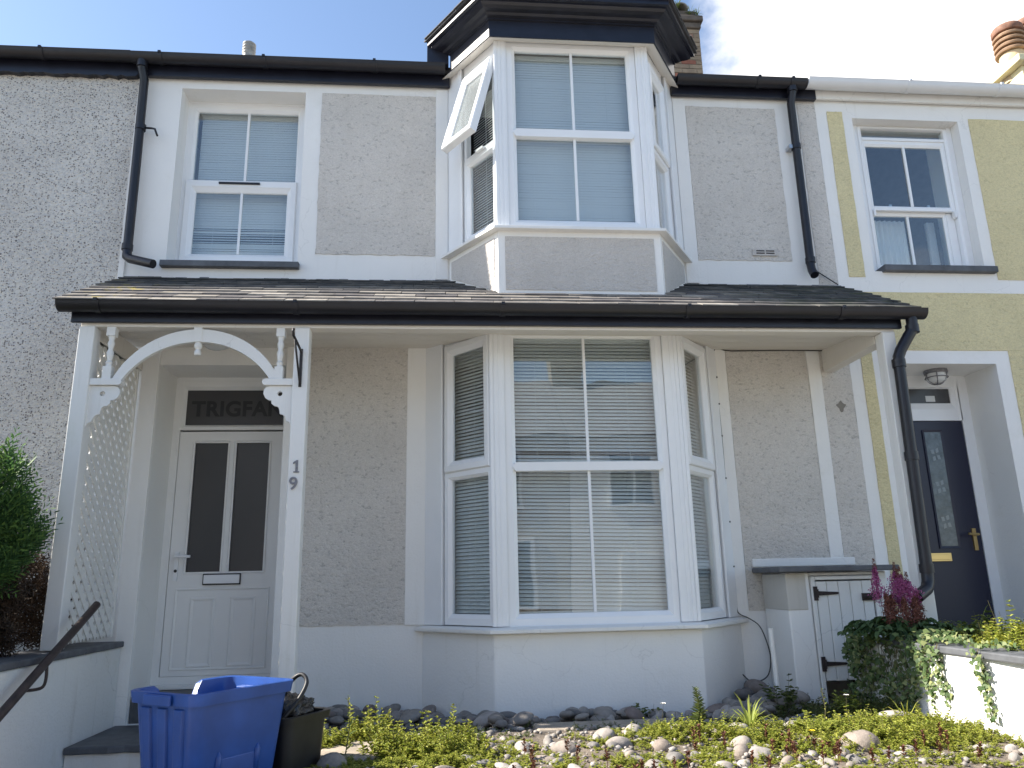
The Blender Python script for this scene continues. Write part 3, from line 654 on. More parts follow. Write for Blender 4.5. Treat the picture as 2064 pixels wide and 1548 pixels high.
# head under the cornice
mb = MB(); mb.prism_z([(0.10,0.25),(0.10,0.02),(0.47,-0.50),(1.69,-0.50),(2.06,0.02),(2.06,0.25)], 5.345, 5.45); part('ceiling', mb, 'interior', UBAY)
def bay_part(B, zs, glassfront, low, high, trans, head, wings_u, cas_z, BAY, tilt, lowgaps=(), openleft=False, blindkw={}):
    z0, z1 = zs; T = frame_T(B[1], (1, 0)); L = B[2][0]-B[1][0]
    g0, g1 = glassfront[0]-B[1][0], glassfront[1]-B[1][0]
    o0, o1 = g0-0.075, g1+0.075
    mb = MB(); mb.T = lambda u, n, z: T(u, n-0.045, z)
    mb.ring((o0,o1,low[0]-0.085,low[1]+(trans[1]-trans[0])/2+0.0), (g0,g1,low[0],low[1]), PROF)
    mb.ring((o0,o1,high[0]-(trans[1]-trans[0])/2,high[1]+0.075), (g0,g1,high[0],high[1]), PROF)
    # transom cover with pointed ends
    zc = (low[1]+high[0])/2; hh = (high[0]-low[1])/2-0.002
    mb.add([(g0-0.03,0.012,zc),(g0-0.003,0.012,zc-hh),(g1+0.003,0.012,zc-hh),(g1+0.03,0.012,zc),(g1+0.003,0.012,zc+hh),(g0-0.003,0.012,zc+hh),
            (g0-0.03,-0.01,zc),(g0-0.003,-0.03,zc-hh-0.004),(g1+0.003,-0.03,zc-hh-0.004),(g1+0.03,-0.01,zc),(g1+0.003,-0.03,zc+hh+0.004),(g0-0.003,-0.03,zc+hh+0.004)],
           [(0,1,2,3,4,5),(11,10,9,8,7,6),(0,6,7,1),(1,7,8,2),(2,8,9,3),(3,9,10,4),(4,10,11,5),(5,11,6,0)])
    part('frame', mb, 'upvc', BAY)
    TT = mb.T
    pane(BAY, TT, (g0,g1,low[0],low[1])); pane(BAY, TT, (g0,g1,high[0],high[1]))
    um = (g0+g1)/2+0.005
    bar(BAY, TT, um, low[0], low[1]); bar(BAY, TT, um, high[0], high[1])
    blind(BAY, TT, g0-0.02, g1+0.02, low[0]-0.02, high[1]+0.015, n=-0.12, tilt=tilt, gaps=lowgaps, cords=(0.17, 0.81), **blindkw)
    # corner posts
    for a, b, flip in ((B[0],B[1],False),(B[2],B[3],True)):
        mb = MB(); Tw = wing_T(a, b); Lw = math.hypot(b[0]-a[0], b[1]-a[1])
        fl = (lambda u: Lw-u) if flip else (lambda u: u)
        mb.T = Tw
        for u0, u1, n in ((wings_u[1]+0.004, Lw-0.0, -0.03),):
            a0, a1 = sorted((fl(u0), fl(u1))); mb.box(a0, a1, -0.09, n, z0, z1)
        a0, a1 = sorted((fl(0.0), fl(wings_u[0]-0.004))); mb.box(a0, a1, -0.09, -0.012, z0, z1)
        a0, a1 = sorted((fl(wings_u[0]-0.05), fl(wings_u[0]-0.004))); mb.box(a0, a1, -0.08, -0.002, z0, z1)
        mb.T = T; mir = (lambda u0, u1: (L-u1, L-u0)) if flip else (lambda u0, u1: (u0, u1))
        ow = L-o1 if flip else o0; a0, a1 = mir(0.0, ow-0.002); mb.box(a0, a1, -0.10, -0.026, z0, z1)
        for q in (0.004, 0.034, 0.068):
            if q+0.026 < ow: a0, a1 = mir(q, q+0.024); mb.box(a0, a1, -0.04, -0.018-q*0.08, z0, z1)
        part('corner_post', mb, 'upvc', BAY, bevel=0.003)
    # side lights
    for a, b, flip in ((B[0],B[1],False),(B[2],B[3],True)):
        Tw0 = wing_T(a, b); Lw = math.hypot(b[0]-a[0], b[1]-a[1])
        Tw = (lambda u, n, z, Tw0=Tw0, Lw=Lw: Tw0(Lw-u, n-0.03, z)) if flip else (lambda u, n, z, Tw0=Tw0: Tw0(u, n-0.03, z))
        wu0, wu1 = wings_u[0], wings_u[1]
        mb = MB(); mb.T = Tw
        mb.ring((wu0,wu1,z0+0.004,cas_z[0]), (wu0+0.06,wu1-0.06,low[0],cas_z[0]-0.055), PROF)
        mb.ring((wu0,wu1,cas_z[0]-0.002,cas_z[1]+0.02), (wu0+0.035,wu1-0.035,cas_z[0]+0.03,cas_z[1]-0.02), [(0,-0.05),(0,-0.003),(1,-0.003),(1,-0.05)])
        if z1-cas_z[1]-0.02 > 0.01: mb.box(wu0, wu1, -0.05, -0.005, cas_z[1]+0.021, z1)
        part('frame', mb, 'upvc', BAY)
        pane(BAY, Tw, (wu0+0.06,wu1-0.06,low[0],cas_z[0]-0.055))
        if not (openleft and not flip):
            CT = Tw
        else:
            th = R(16); zt = cas_z[1]
            CT = lambda u, n, z, Tw=Tw, th=th, zt=zt: Tw(u, n*math.cos(th)+(zt-z)*math.sin(th)+0.01, zt-(zt-z)*math.cos(th)+n*math.sin(th))
        c = sub('casement', BAY)
        mb = MB(); mb.T = CT; mb.ring((wu0+0.012,wu1-0.012,cas_z[0]+0.006,cas_z[1]), (wu0+0.087,wu1-0.087,cas_z[0]+0.09,cas_z[1]-0.085), SASH if not (openleft and not flip) else [(0,-0.045),(0,0.012),(0.08,0.020),(0.55,0.020),(0.66,0.012),(0.95,-0.004),(1.0,-0.010),(1.0,-0.045)])
        mb.m = 1; mb.box(wu0+0.083, wu1-0.083, -0.022, -0.018, cas_z[0]+0.086, cas_z[1]-0.081)
        if openleft and not flip:
            mb.m = 2
            for uu in (wu0+0.03, wu1-0.035):
                p0 = CT(uu, -0.05, cas_z[1]-0.12); p1 = Tw(uu, -0.03, cas_z[1]-0.30); mb.T = None; mb.tube([p0, p1], 0.006, 6)
            mb.T = Tw; mb.m = 0; mb.box(wu0+0.20, wu0+0.30, 0.0, 0.03, cas_z[0]+0.002, cas_z[0]+0.02)
        # one mesh per casement (frame, glass, stays)
        me = part('casement', mb, ['upvc', 'frosted' if openleft and not flip else 'glass', 'steel'], BAY); bpy.data.objects.remove(c)
        me.name = 'casement'
        blind(BAY, Tw, wu0+0.03, wu1-0.03, low[0]-0.02, cas_z[1]-0.01, n=-0.09, tilt=(tilt-24 if openleft and not flip else tilt), cords=(0.5,), pitch=blindkw.get('pitch', 0.0265))
bay_part(UB, (3.632,5.345), (0.602,1.556), (3.715,4.448), (4.522,5.275), (4.448,4.522), 5.345, (0.225,0.665), (4.40,5.20), UBAY, 76, openleft=True, blindkw=dict(pitch=0.024, jitter=1.0))
mb = MB(); T = frame_T(UB[1], (1,0)); 
# cornice (black mouldings right round the bay head)
mb = MB(); mb.sweep(UB, [(-0.02,5.345),(0.0,5.332),(0.066,5.310),(0.066,5.30),(0.078,5.30),(0.078,5.452),(0.092,5.456),(0.092,5.468),(0.120,5.476),(0.135,5.492),(0.170,5.500),(0.195,5.512),(0.215,5.528),(0.215,5.540),(0.245,5.545),(0.245,5.585),(0.0,5.60)], -0.19)
o = part('cornice', mb, 'black_paint', UBAY)
mb = MB(); mb.sweep(UB, [(-0.03,5.35),(0.063,5.308),(0.063,5.304),(-0.03,5.338)], -0.01); part('soffit', mb, 'soffit', UBAY)
# bay roof of slates: hipped
mb = MB(); mb.box(-0.14, 0.05, -0.186, -0.10, 5.375, 5.583); part('end_board', mb, 'black_paint', UBAY, bevel=0.003)
ov = offset_path(UB, 0.265, -0.18); mb = MB()
top = [(0.45,1.05,6.16),(0.75,0.28,6.02),(1.41,0.28,6.02),(1.71,1.05,6.16)]
mb.add([(p[0],p[1],5.588) for p in ov]+top+[(p[0],p[1],5.603) for p in ov], [(8,9,5,4),(9,10,6,5),(10,11,7,6),(0,1,9,8),(1,2,10,9),(2,3,11,10),(4,5,6,7),(0,3,2,1)])
rr = random.Random(3)
for a, b in ((ov[0],ov[1]),(ov[1],ov[2]),(ov[2],ov[3])):
    TT = wing_T(a, b); L = math.hypot(b[0]-a[0], b[1]-a[1]); u = 0.02; mb.T = TT
    while u < L-0.05:
        w_ = min(rr.uniform(0.2, 0.28), L-u); mb.box(u, u+w_-0.006, -0.22, 0.006+rr.uniform(0,0.012), 5.604, 5.611+rr.uniform(0,0.004)); u += w_
mb.T = None
part('roof', mb, 'roof', UBAY)

# ---- lower bay
LBAY = sub('bay_window', H)
mb = MB(); mb.prism_z([(-0.15,0.1),(-0.15,0.0),(0.352,-0.568),(1.818,-0.568),(2.322,0.0),(2.322,0.1)], -0.35, 0.575); part('plinth', mb, 'white', LBAY, bevel=0.012)
mb = MB(); mb.sweep(LB, [(0.045,0.578),(0.045,0.604),(0.0,0.618),(-0.09,0.620),(-0.09,0.578)], -0.012); part('sill', mb, 'wood_white', LBAY, bevel=0.004)
bay_part(LB, (0.622,2.80), (0.536,1.604), (0.702,1.700), (1.768,2.725), (1.70,1.768), 2.8, (0.235,0.755), (1.735,2.755), LBAY, 54, lowgaps=((1.84,-38),(0.95,-8),(0.9,-8)), blindkw=dict(pitch=0.0275, sag=0.035))
mb = MB(); mb.prism_z([(-0.10,0.30),(-0.10,0.03),(0.40,-0.50),(1.77,-0.50),(2.27,0.03),(2.27,0.30)], 2.80, 2.84); part('ceiling', mb, 'interior', LBAY)

# ---- porch
def roofz(d): return 3.39-0.565*d
def slates():
    mb = MB(); rr = random.Random(11); x0, x1 = -2.60, 3.525; course = 0.118; d = 1.02; k = 0
    # sarking under the slates
    mb.add([(x0+0.02,-1.0,roofz(1.0)-0.035),(x1-0.02,-1.0,roofz(1.0)-0.035),(x1-0.02,-0.002,roofz(0)-0.035),(x0+0.02,-0.002,roofz(0)-0.035),
            (x0+0.02,-1.0,roofz(1.0)-0.06),(x1-0.02,-1.0,roofz(1.0)-0.06),(x1-0.02,-0.002,roofz(0)-0.06),(x0+0.02,-0.002,roofz(0)-0.06)],
           [(0,1,2,3),(7,6,5,4),(0,4,5,1),(1,5,6,2),(2,6,7,3),(3,7,4,0)])
    while d > 0.02:
        x = x0 - (0.15 if k % 2 else 0.0)
        while x < x1:
            w_ = rr.uniform(0.27, 0.33); xa, xb = max(x, x0+rr.uniform(-.01,.01)), min(x+w_-0.005, x1+rr.uniform(-.01,.01))
            x += w_
            if xb-xa < 0.03: continue
            dt = d+rr.uniform(-0.006, 0.006); db = max(0.003, d-course*2.0)
            t = 0.011+rr.uniform(-.001,.003); lift = 0.012+rr.uniform(0, .005); sk = rr.uniform(-.003,.003)
            zf, zb = roofz(dt)+lift, roofz(db)-0.010
            mb.add([(xa,-dt+sk,zf),(xb,-dt-sk,zf+rr.uniform(-.002,.002)),(xb,-db,zb),(xa,-db,zb),(xa,-dt+sk,zf-t),(xb,-dt-sk,zf-t),(xb,-db,zb-t),(xa,-db,zb-t)],
                   [(0,1,2,3),(7,6,5,4),(0,4,5,1),(1,5,6,2),(2,6,7,3),(3,7,4,0)])
        d -= course; k += 1
    return mb
PR = part('porch_roof', slates(), 'slate', H)
mb = MB(); rr = random.Random(5); x = -2.58
while x < 3.5:
    w_ = rr.uniform(0.05, 0.14); mb.box(x, x+w_, -0.01-rr.uniform(0.004,0.012), 0.0, 3.37, 3.386+rr.uniform(0.0,0.010)); x += w_
part('mortar_fillet', mb, 'slate_trim', PR, bevel=0.004)
mb = MB(); mb.box(-2.50, 3.40, -0.945, -0.915, 2.683, 2.80); part('fascia', mb, 'black_paint', PR, bevel=0.004)
gutterparts(PR, -2.555, 3.545, -1.005, 2.796, 0.062, 'black', (-2.3, -1.0, 0.42, 1.75, 2.9))
mb = MB(); mb.box(-2.445, 3.352, -0.912, -0.815, 2.662, 2.77); part('beam', mb, 'soffit', PR, bevel=0.004)
mb = MB(); 
for (a, b) in ((-2.43, 3.34),):
    zz = [( -0.814, 2.715), (-0.002, 2.795)]; nb = 5
    for i in range(nb):
        y0, y1 = -0.814+0.812*i/nb, -0.814+0.812*(i+1)/nb-0.004; za = 2.715+0.080*(i/nb); zb = 2.715+0.080*((i+1)/nb)
        mb.add([(a,y0,za),(b,y0,za),(b,y1,zb),(a,y1,zb),(a,y0,za+.02),(b,y0,za+.02),(b,y1,zb+.02),(a,y1,zb+.02)], [(0,3,2,1),(4,5,6,7),(0,1,5,4),(1,2,6,5),(2,3,7,6),(3,0,4,7)])
part('soffit', mb, 'soffit', PR)
mb = MB(); mb.add([(3.245,-0.814,2.60),(3.345,-0.814,2.60),(3.345,-0.01,2.60),(3.245,-0.01,2.60),(3.245,-0.814,2.73),(3.345,-0.814,2.73),(3.345,-0.01,2.80),(3.245,-0.01,2.80)],
                  [(0,3,2,1),(4,5,6,7),(0,1,5,4),(1,2,6,5),(2,3,7,6),(3,0,4,7)])
part('side_beam', mb, 'soffit', PR, bevel=0.004)
mb = MB(); mb.box(-2.44, -2.36, -0.814, -0.01, 2.60, 2.74); part('side_beam', mb, 'soffit', PR, bevel=0.004)
for x0, x1, zb in ((-2.448,-2.345,0.575),(-1.018,-0.918,-0.02),(3.25,3.35,0.12)):
    mb = MB(); mb.box(x0, x1, -0.925, -0.822, zb, 2.661); part('porch_post', mb, 'wood_white', H, bevel=0.006)
mb = MB(); mb.box(3.225, 3.42, -0.955, -0.78, -0.1, 0.53); part('post_base', mb, 'white', H, bevel=0.01)
# arch and pendants
mb = MB()
def arc(cx, r, zc, a0, a1, n=28): return [(cx+r*math.cos(R(a0+(a1-a0)*i/n)), zc+r*math.sin(R(a0+(a1-a0)*i/n))) for i in range(n+1)]
oz, iz = 2.650-0.600, 2.565-0.58
poly = arc(-1.66, 0.600, oz, 22, 158)+arc(-1.66, 0.575, iz, 149, 31)
poly = [(max(-2.235, min(-1.085, a)), b) for a, b in poly]
mb.prism_y(poly, -0.905, -0.872); ARCH = part('porch_arch', mb, 'wood_white', H)
mb = MB(); mb.box(-1.70, -1.645, -0.91, -0.855, 2.56, 2.662); mb.lathe((-1.672,-0.883,2.47), [(0.0,0.0),(0.018,0.0),(0.024,0.012),(0.020,0.03),(0.014,0.042),(0.024,0.055),(0.027,0.07),(0.018,0.09),(0.0,0.09)])
part('pendant', mb, 'wood_white', ARCH, smooth=True, auto=40)
for sx, px in ((1, -2.345), (-1, -1.018)):
    x = px+sx*0.10
    mb = MB(); mb.box(x-0.028, x+0.028, -0.91, -0.855, 2.60, 2.661); mb.box(x-0.028, x+0.028, -0.91, -0.855, 2.298, 2.385)
    mb.lathe((x,-0.883,2.385), [(0.0,0),(0.022,0.0),(0.018,0.018),(0.024,0.03),(0.015,0.045),(0.021,0.075),(0.024,0.10),(0.014,0.125),(0.020,0.145),(0.024,0.165),(0.016,0.185),(0.022,0.21),(0.022,0.216),(0,0.216)])
    part('spindle', mb, 'wood_white', ARCH, smooth=True, auto=40)
    mb = MB(); mb.prism_y([(px,2.252),(px+sx*0.185,2.252),(px+sx*0.200,2.258),(px+sx*0.207,2.275),(px+sx*0.200,2.292),(px+sx*0.185,2.298),(px,2.298)], -0.918, -0.848); part('shelf', mb, 'wood_white', ARCH, bevel=0.003)
    pl = [(0.0,2.250),(0.15,2.250),(0.178,2.243),(0.193,2.222),(0.195,2.195),(0.182,2.168),(0.158,2.152),(0.140,2.150),(0.138,2.128),(0.120,2.112),(0.102,2.110),(0.088,2.098),(0.082,2.078),(0.080,2.056),(0.062,2.052),(0.046,2.040),(0.036,2.018),(0.032,2.004),(0.016,2.000),(0.006,1.985),(0.0,1.975)]
    hole = [(0.085+0.017*math.cos(t), 2.196+0.017*math.sin(t)) for t in np.linspace(0, 2*math.pi, 17)[:-1]]
    mb = MB(); mb.prism_y([(px+sx*a, b) for a, b in pl], -0.898, -0.868, [[(px+sx*a, b) for a, b in hole]]); part('bracket', mb, 'wood_white', ARCH)
# lattice
mb = MB(); ya, yb, za, zb = -0.815, -0.06, 0.61, 2.60
def clip_bar(c, sgn, x, w=0.044, t=0.008):
    # diagonal y + sgn*z*k = c
    pts = []
    k = 1.0
    z_at = lambda y: (c-y)/(sgn*k)
    ys = sorted([ya, yb]); cand = []
    for y in (ya, yb):
        z = z_at(y)
        if za <= z <= zb: cand.append((y, z))
    for z in (za, zb):
        y = c-sgn*k*z
        if ya < y < yb: cand.append((y, z))
    if len(cand) < 2: return
    cand = sorted(set(cand)); (y0, z0), (y1, z1) = cand[0], cand[-1]; L = math.hypot(y1-y0, z1-z0)
    if L < 0.02: return
    dy, dz = (y1-y0)/L, (z1-z0)/L; ny_, nz_ = -dz*w/2, dy*w/2
    q = [(y0+ny_,z0+nz_),(y1+ny_,z1+nz_),(y1-ny_,z1-nz_),(y0-ny_,z0-nz_)]
    mb.add([(x,a,b) for a,b in q]+[(x+t,a,b) for a,b in q], [(3,2,1,0),(4,5,6,7),(0,1,5,4),(1,2,6,5),(2,3,7,6),(3,0,4,7)])
c = -4.0
while c < 5:
    clip_bar(c, 1, -2.392); clip_bar(c, -1, -2.3985); c += 0.108
mb.box(-2.405, -2.375, -0.06, -0.032, 0.60, 2.60); mb.box(-2.405, -2.375, -0.82, -0.032, 2.60, 2.625)
part('lattice', mb, 'wood_white', H)
# porch downpipe
mb = MB(); mb.tube([(3.445,-1.0,2.76),(3.445,-1.0,2.69),(3.440,-1.0,2.655),(3.40,-0.995,2.60),(3.335,-0.985,2.50),(3.312,-0.985,2.45),(3.306,-0.985,2.38),(3.296,-0.985,1.8),(3.282,-0.985,0.92),(3.275,-0.99,0.86),(3.245,-1.01,0.815),(3.13,-1.07,0.765)], 0.040, 14)
for z, x in ((2.66,3.443),(2.40,3.306),(1.72,3.295),(0.95,3.282)): mb.tube([(x,-0.985-0.012*(z>2.5),z-0.03),(x,-0.985-0.012*(z>2.5),z+0.03)], 0.047, 14)
part('downpipe', mb, 'black', H, smooth=True, auto=45)

# ---- front door
def front_door():
    T = FT(0.40)
    D = sub('door', H)
    mb = MB(); mb.T = T
    mb.ring((-2.235,-1.245,0.205,2.655), (-2.172,-1.330,0.268,2.62), [(0,-0.07),(0,0.004),(1,0.004),(1,-0.07)])
    mb.ring((-2.205,-1.30,2.20,2.62), (-2.142,-1.345,2.246,2.545), PROF)
    part('frame', mb, 'upvc_grey', D)
    mb = MB(); mb.T = T; facade_like = [(-2.04,-1.775,1.05,2.09),(-1.706,-1.44,1.05,2.09)]
    # leaf with two glazed openings
    mb2 = MB(); facade(mb2, -2.168, -1.335, 0.27, 2.185, facade_like, 0.0, 0.06)
    mb2.v = [(a, 0.40-(-0.002)+b-0.0, c) for a, b, c in mb2.v]
    mb3 = MB(); mb3.T = FT(0.402)
    for r in facade_like: mb3.ring((r[0]-0.016,r[1]+0.016,r[2]-0.016,r[3]+0.016), r, [(0,-0.02),(0,0.008),(1,-0.012),(1,-0.02)])
    # raised panels low down
    P = [(0,-0.004),(0.0,0.002),(0.25,0.008),(0.5,0.008),(1.0,0.001),(1.0,-0.004)]
    mb3.ring((-2.105,-1.375,0.31,0.955-0.03), (-2.085,-1.395,0.33,0.905), P)
    for u0, u1 in ((-1.985,-1.79),(-1.675,-1.475)):
        mb3.ring((u0,u1,0.33,0.855), (u0+0.03,u1-0.03,0.36,0.825), P)
    mb2.np(np.array(mb3.v), mb3.f)
    part('door_leaf', mb2, 'upvc_grey', D)
    for r in facade_like: pane(D, T, r, -0.022, 'smoked')
    mb = MB(); mb.T = T; mb.box(-1.897, -1.603, -0.002, 0.016, 0.947, 1.035); mb.m = 1; mb.box(-1.889, -1.611, 0.0, 0.022, 0.957, 1.025); part('letter_plate', mb, ['black', 'upvc'], D, bevel=0.004)
    mb = MB(); mb.T = T; mb.box(-2.125, -2.095, 0.0, 0.014, 0.985, 1.21); mb.T = None
    mb.tube([(-2.11,0.395,1.172),(-2.11,0.345,1.172),(-2.09,0.335,1.172),(-1.99,0.335,1.170)], 0.011, 10); mb.m = 1; mb.tube([(-2.11,0.388,1.06),(-2.11,0.380,1.06)], 0.012, 10)
    part('handle', mb, ['upvc', 'iron'], D, smooth=True, auto=40)
    mb = MB(); mb.T = T; mb.box(-2.142, -1.345, -0.03, -0.024, 2.246, 2.545); part('fanlight', mb, 'smoked', D)
    t = curve_text('TRIGFAN', 0.178, 0.001, 'lettering', 'smoked_text', D, (-2.098, 0.4228, 2.325), (R(90),0,0), 0.05, 0.006)
    mb = MB(); mb.T = T; mb.box(-2.25, -1.23, -0.02, 0.10, 0.185, 0.214); part('threshold', mb, 'upvc_grey', D, bevel=0.006)
    mb = MB(); mb.box(-2.215, -1.26, 0.52, 1.6, 0.1, 2.64); 
front_door()
mb = MB(); mb.box(-2.228, -1.252, 0.02, 0.46, -0.20, 0.183); part('doorstep', mb, 'slate_trim', H, bevel=0.008)

# chimney of the house (brick, straddling the party wall) and flue pots on the other party wall
def brick_stack(parent, x0, x1, y0, y1, z0, z1):
    mb = MB(); mb.m = 1; mb.box(x0+0.012, x1-0.012, y0+0.012, y1-0.012, z0, z1-0.02); mb.m = 0
    bh = 0.078; z = z0; k = 0; rr = random.Random(2)
    while z < z1-0.3:
        for side in range(4):
            L = (x1-x0) if side in (0, 2) else (y1-y0); u = -0.115*(k % 2)
            while u < L:
                a, b = max(u, 0), min(u+0.222, L); u += 0.232
                if b-a < 0.03: continue
                j = rr.uniform(-.004, .004); dp = 0.05
                if side == 0: mb.box(x0+a, x0+b, y0+j, y0+dp, z, z+bh-0.011)
                elif side == 2: mb.box(x0+a, x0+b, y1-dp, y1+j, z, z+bh-0.011)
                elif side == 1: mb.box(x1-dp, x1+j, y0+a+0.055*(a==0), y0+b-0.055*(b==L), z, z+bh-0.011)
                else: mb.box(x0-j, x0+dp, y0+a+0.055*(a==0), y0+b-0.055*(b==L), z, z+bh-0.011)
        z += bh; k += 1
    return part('chimney', mb, ['brick', 'mortar'], parent), z
CH, zt = brick_stack(H, 3.02, 3.92, 3.7, 4.6, 7.6, 9.34)
mb = MB(); mb.box(2.98, 3.95, 3.67, 4.63, zt, zt+0.10); mb.box(2.95, 3.98, 3.63, 4.67, zt+0.101, zt+0.20); mb.box(3.02, 3.90, 3.7, 4.6, zt+0.201, zt+0.33); part('chimney_cap', mb, 'sooty', CH, bevel=0.02)
mb = MB(); pts = [(3.66+0.11*math.cos(a), 0.11*math.sin(a)) for a in np.linspace(0, math.pi, 12)]
inn = [(3.66+0.09*math.cos(a), 0.09*math.sin(a)) for a in np.linspace(math.pi, 0, 12)]
mb.prism_y([(a, b+zt+0.335) for a, b in pts+inn], 3.66, 4.5); part('ridge_tile', mb, 'mortar', CH)
for i, (x, h) in enumerate(((-2.86, 8.74), (-2.74, 8.50))):
    mb = MB(); prof = [(0.0,7.6),(0.082,7.6),(0.082,h-0.22)]
    for q in range(4): zq = h-0.20+q*0.05; prof += [(0.088,zq),(0.096,zq+0.012),(0.096,zq+0.026),(0.080,zq+0.036)]
    prof += [(0.07,h),(0.0,h)]
    mb.lathe((x+i*0.02,4.0+0.25*i,0), [(r,z) for r,z in prof], 18); part('flue_pot', mb, 'flue', H, smooth=True, auto=35)

# ================================================================== fixtures on the house
mb = MB(); mb.box(2.728, 2.955, -0.022, -0.004, 3.665, 3.728)
mb.m = 1
for a in (2.76, 2.85):
    for z in (3.681, 3.703): mb.box(a, a+0.075, -0.0245, -0.0215, z, z+0.010)
tag(part('air_vent', mb, ['cast_fine', 'dark_room']), 'small rectangular plastic air vent low on the upper right roughcast panel', 'vent')
P_ = -0.926
mb = MB(); mb.prism_y([(-0.982,1.652),(-0.944,1.652),(-0.944,1.660),(-0.954,1.660),(-0.954,1.735),(-0.964,1.735),(-0.986,1.720),(-0.986,1.709),(-0.970,1.717),(-0.970,1.660),(-0.982,1.660)], P_-0.006, P_+0.002); t = part('house_number', mb, 'zinc'); tag(t, 'grey numeral one above the nine on the right porch post', 'house number', 'door numerals')
t = curve_text('9', 0.118, 0.004, 'house_number', 'zinc', None, (-1.008, P_-0.004, 1.540), (R(90),0,0), 0, 0.0015); tag(t, 'grey numeral nine below the one on the right porch post', 'house number', 'door numerals')
hb = thing('hanging_bracket', (-0.97,-0.93,2.36), 'black iron hanging basket bracket on the white porch post', 'bracket')
mb = MB(); mb.box(-0.977, -0.957, -0.934, -0.926, 2.235, 2.505); part('back_plate', mb, 'iron', hb, bevel=0.002)
mb = MB(); mb.tube([(-0.967,-0.936,2.485),(-0.97,-1.10,2.505),(-0.972,-1.20,2.515),(-0.972,-1.225,2.535),(-0.972,-1.215,2.555)], 0.009, 8); part('arm', mb, 'iron', hb, smooth=True)
mb = MB(); mb.tube([(-0.967,-0.936,2.255),(-0.970,-1.02,2.36),(-0.972,-1.15,2.505)], 0.007, 8); part('strut', mb, 'iron', hb, smooth=True)
pl_ = thing('ceiling_lamp', (-1.74,-0.24,2.76), 'shallow oval lamp on the porch ceiling above the front door', 'lamp')
mb = MB(); n = 20; vs = []
def oval(mb, c, ax, ay, z0, z1, rows=5, flip=False):
    vs = []
    for r in range(rows+1):
        t = r/rows*math.pi/2; k = math.cos(t); z = z0+(z1-z0)*math.sin(t)
        for i in range(24):
            a = 2*math.pi*i/24; ca, sa = math.cos(a), math.sin(a)
            vs.append((c[0]+ax*k*math.copysign(abs(ca)**0.6, ca), c[1]+ay*k*math.copysign(abs(sa)**0.6, sa), z))
    fs = [(r*24+i, r*24+(i+1) % 24, (r+1)*24+(i+1) % 24, (r+1)*24+i) for r in range(rows) for i in range(24)]
    mb.add(vs, fs+[tuple(range(24))])
oval(mb, (-1.74,-0.24), 0.11, 0.065, 2.772, 2.70); part('diffuser', mb, 'lamp', pl_, smooth=True)
mb = MB(); oval(mb, (-1.74,-0.24), 0.125, 0.08, 2.776, 2.755, 2); part('rim', mb, 'upvc', pl_)
# cable down beside the bay
mb = MB(); cp = [(3.26,-0.03,2.786),(2.9,-0.02,2.79),(2.45,-0.02,2.782),(2.286,-0.02,2.775),(2.292,-0.018,2.4),(2.296,-0.018,1.96),(2.290,-0.018,1.4),(2.288,-0.018,0.97),(2.290,-0.02,0.72),(2.30,-0.03,0.645),(2.37,-0.06,0.605),(2.45,-0.05,0.545),(2.50,-0.04,0.42),(2.518,-0.035,0.30),(2.49,-0.03,0.19),(2.42,-0.025,0.145),(2.34,-0.03,0.15),(2.28,-0.05,0.20)]
def smoothpath(p, k=4):
    P = [Vector(q) for q in p]; o = []
    for i in range(len(P)-1):
        a, b, c, d = P[max(i-1,0)], P[i], P[i+1], P[min(i+2,len(P)-1)]
        for j in range(k):
            t = j/k; o.append(0.5*((2*b)+(-a+c)*t+(2*a-5*b+4*c-d)*t*t+(-a+3*b-3*c+d)*t**3))
    o.append(P[-1]); return o
mb.tube(smoothpath(cp), 0.0045, 6)
for z in (2.55, 2.32, 2.05, 1.7, 1.35, 1.0): mb.box(2.281, 2.302, -0.028, -0.011, z-0.006, z+0.006)
tag(part('cable', mb, 'cable', smooth=True, auto=40), 'black cable clipped down beside the lower bay and looped loose at the bottom', 'cable')
mb = MB(); mb.tube(smoothpath([(3.235,-0.03,3.60),(3.27,-0.02,3.545),(3.36,-0.03,3.47),(3.46,-0.05,3.385)]), 0.005, 6); tag(part('cable', mb, 'cable', smooth=True), 'short black wire slanting from the upper right downpipe to the porch slates', 'cable')
mb = MB(); mb.tube([(2.330,-0.56,0.10-0.12),(2.331,-0.55,0.30),(2.328,-0.54,0.56)], 0.018, 12); tag(part('waste_pipe', mb, 'wood_white', smooth=True, auto=40), 'short white upright pipe stub in front of the meter cupboard', 'pipe')

# ================================================================== meter cupboard
MC = thing('meter_cupboard', (2.9,-0.22,0), 'white lean-to meter cupboard with slate top and boarded door', 'cupboard')
mb = MB(); mb.box(2.52, 2.70, -0.45, -0.013, -0.15, 0.942); mb.box(3.215, 3.30, -0.45, -0.013, -0.15, 0.942); mb.box(2.701, 3.214, -0.43, -0.013, 0.915, 0.94); mb.box(2.701, 3.214, -0.06, -0.014, 0.0, 0.914); part('wall', mb, 'white', MC, bevel=0.012)
mb = MB(); mb.box(2.515, 2.668, -0.455, -0.02, 0.675, 0.935); part('upper_render', mb, 'beige', MC, bevel=0.006)
mb = MB(); rr = random.Random(4); n = 14
poly = [(2.44,-0.02),(3.36,-0.02)]+[(3.36-0.92*i/n, -0.535+rr.uniform(-.012,.012)) for i in range(n+1)]
mb.prism_z(poly, 0.945, 0.985); part('slate_top', mb, 'slate_trim', MC, bevel=0.008)
mb = MB(); mb.box(2.705, 2.735, -0.462, -0.40, 0.03, 0.912); mb.box(3.185, 3.212, -0.462, -0.40, 0.03, 0.912); mb.box(2.736, 3.184, -0.462, -0.40, 0.885, 0.912); part('door_frame', mb, 'wood_white', MC, bevel=0.004)
dr = sub('door', MC); mb = MB(); x = 2.742
